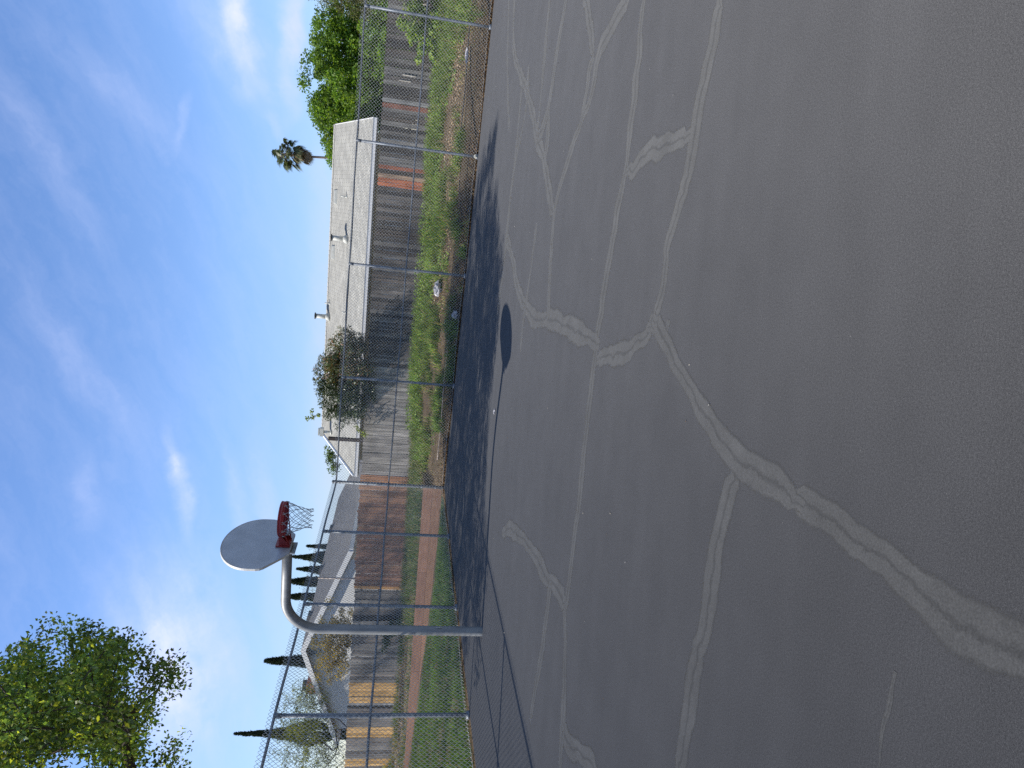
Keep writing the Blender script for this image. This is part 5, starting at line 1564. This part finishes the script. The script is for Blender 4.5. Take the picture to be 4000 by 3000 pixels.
for (a, e, rot, L, wd, inten) in CLOUDS:
    mp = nt.nodes.new('ShaderNodeMapping'); mp.vector_type = 'TEXTURE'
    mp.inputs['Location'].default_value = (a, e, 0); mp.inputs['Rotation'].default_value = (0, 0, rot); mp.inputs['Scale'].default_value = (L, wd, 1)
    nt.links.new(vec, mp.inputs['Vector'])
    ln = nt.nodes.new('ShaderNodeVectorMath'); ln.operation = 'LENGTH'; nt.links.new(mp.outputs[0], ln.inputs[0])
    m_ = maprange(nt, ln.outputs['Value'], 0., 1., inten, 0., True)
    tot = m_ if tot is None else math_n(nt, 'ADD', tot, m_)
dens = math_n(nt, 'MULTIPLY', tot, maprange(nt, fn, .2, .8, .55, 1.25))
dens = math_n(nt, 'MULTIPLY', dens, maprange(nt, puff, .3, .65, .75, 1.15))
thin = maprange(nt, fn, .40, .85, 0., .12)                      # a breath of cirrus everywhere
dens = math_n(nt, 'ADD', dens, thin)
dm = nt.nodes.new('ShaderNodeClamp'); nt.links.new(dens, dm.inputs[0]); dm.inputs['Max'].default_value = .92
hs = nt.nodes.new('ShaderNodeHueSaturation'); hs.inputs['Saturation'].default_value = SKY_SAT; hs.inputs['Value'].default_value = SKY_VAL
nt.links.new(sky.outputs[0], hs.inputs['Color'])
col = mixc(nt, dm.outputs[0], hs.outputs[0], CLOUD_COL)
deep = maprange(nt, el, 27., 52., 1., .20, True)               # overhead sky darkened to cut ambient light and deepen shadows
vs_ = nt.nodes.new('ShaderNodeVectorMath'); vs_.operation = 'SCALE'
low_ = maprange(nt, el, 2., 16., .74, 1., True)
tint = mixc(nt, 1., col, (.98, .965, 1.09), 'MULTIPLY')
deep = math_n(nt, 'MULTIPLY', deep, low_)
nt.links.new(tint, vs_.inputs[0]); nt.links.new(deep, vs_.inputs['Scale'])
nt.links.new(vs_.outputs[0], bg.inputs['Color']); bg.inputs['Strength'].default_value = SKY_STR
nt.links.new(bg.outputs[0], wo_.inputs['Surface'])

# ------------------------------------------------------------------ sun
sl_ = bpy.data.lights.new('sun', 'SUN'); sl_.energy = SUN_E; sl_.angle = R(.53); sl_.color = (1., .955, .88)
so_ = bpy.data.objects.new('sun', sl_); COL.objects.link(so_)
so_.rotation_euler = Vector(SUN).to_track_quat('-Z', 'Y').to_euler()
so_.location = (-20, 5, 30)

# ------------------------------------------------------------------ camera: held sideways (the photograph lies on its side)
f_, pitch, roll, hc = 2610.3, .1713, .0808, 1.6082
Fw = np.array([0, math.cos(pitch), -math.sin(pitch)]); Rt = np.array([1., 0, 0]); Up = np.cross(Rt, Fw)
c_, s_ = math.cos(roll), math.sin(roll)
R2 = c_ * Rt + s_ * Up; U2 = -s_ * Rt + c_ * Up
cam = bpy.data.cameras.new('camera'); cam.sensor_fit = 'HORIZONTAL'; cam.sensor_width = 36.; cam.lens = f_ / 4000 * 36
cam.clip_start = .05; cam.clip_end = 3000
co = bpy.data.objects.new('camera', cam); COL.objects.link(co)
mx_ = Matrix.Identity(4)
for i in range(3):
    mx_[i][0] = -U2[i]; mx_[i][1] = R2[i]; mx_[i][2] = -Fw[i]
mx_[2][3] = hc
co.matrix_world = mx_
SC.camera = co

SC.render.resolution_x = 1024; SC.render.resolution_y = 768
SC.view_settings.view_transform = 'Standard'; SC.view_settings.look = 'None'
SC.view_settings.exposure = EXPO; SC.view_settings.gamma = 1.0
SC.render.engine = 'CYCLES'
SC.cycles.max_bounces = 6; SC.cycles.diffuse_bounces = 3; SC.cycles.glossy_bounces = 2; SC.cycles.transmission_bounces = 4
SC.cycles.transparent_max_bounces = 16
SC.cycles.use_denoising = False
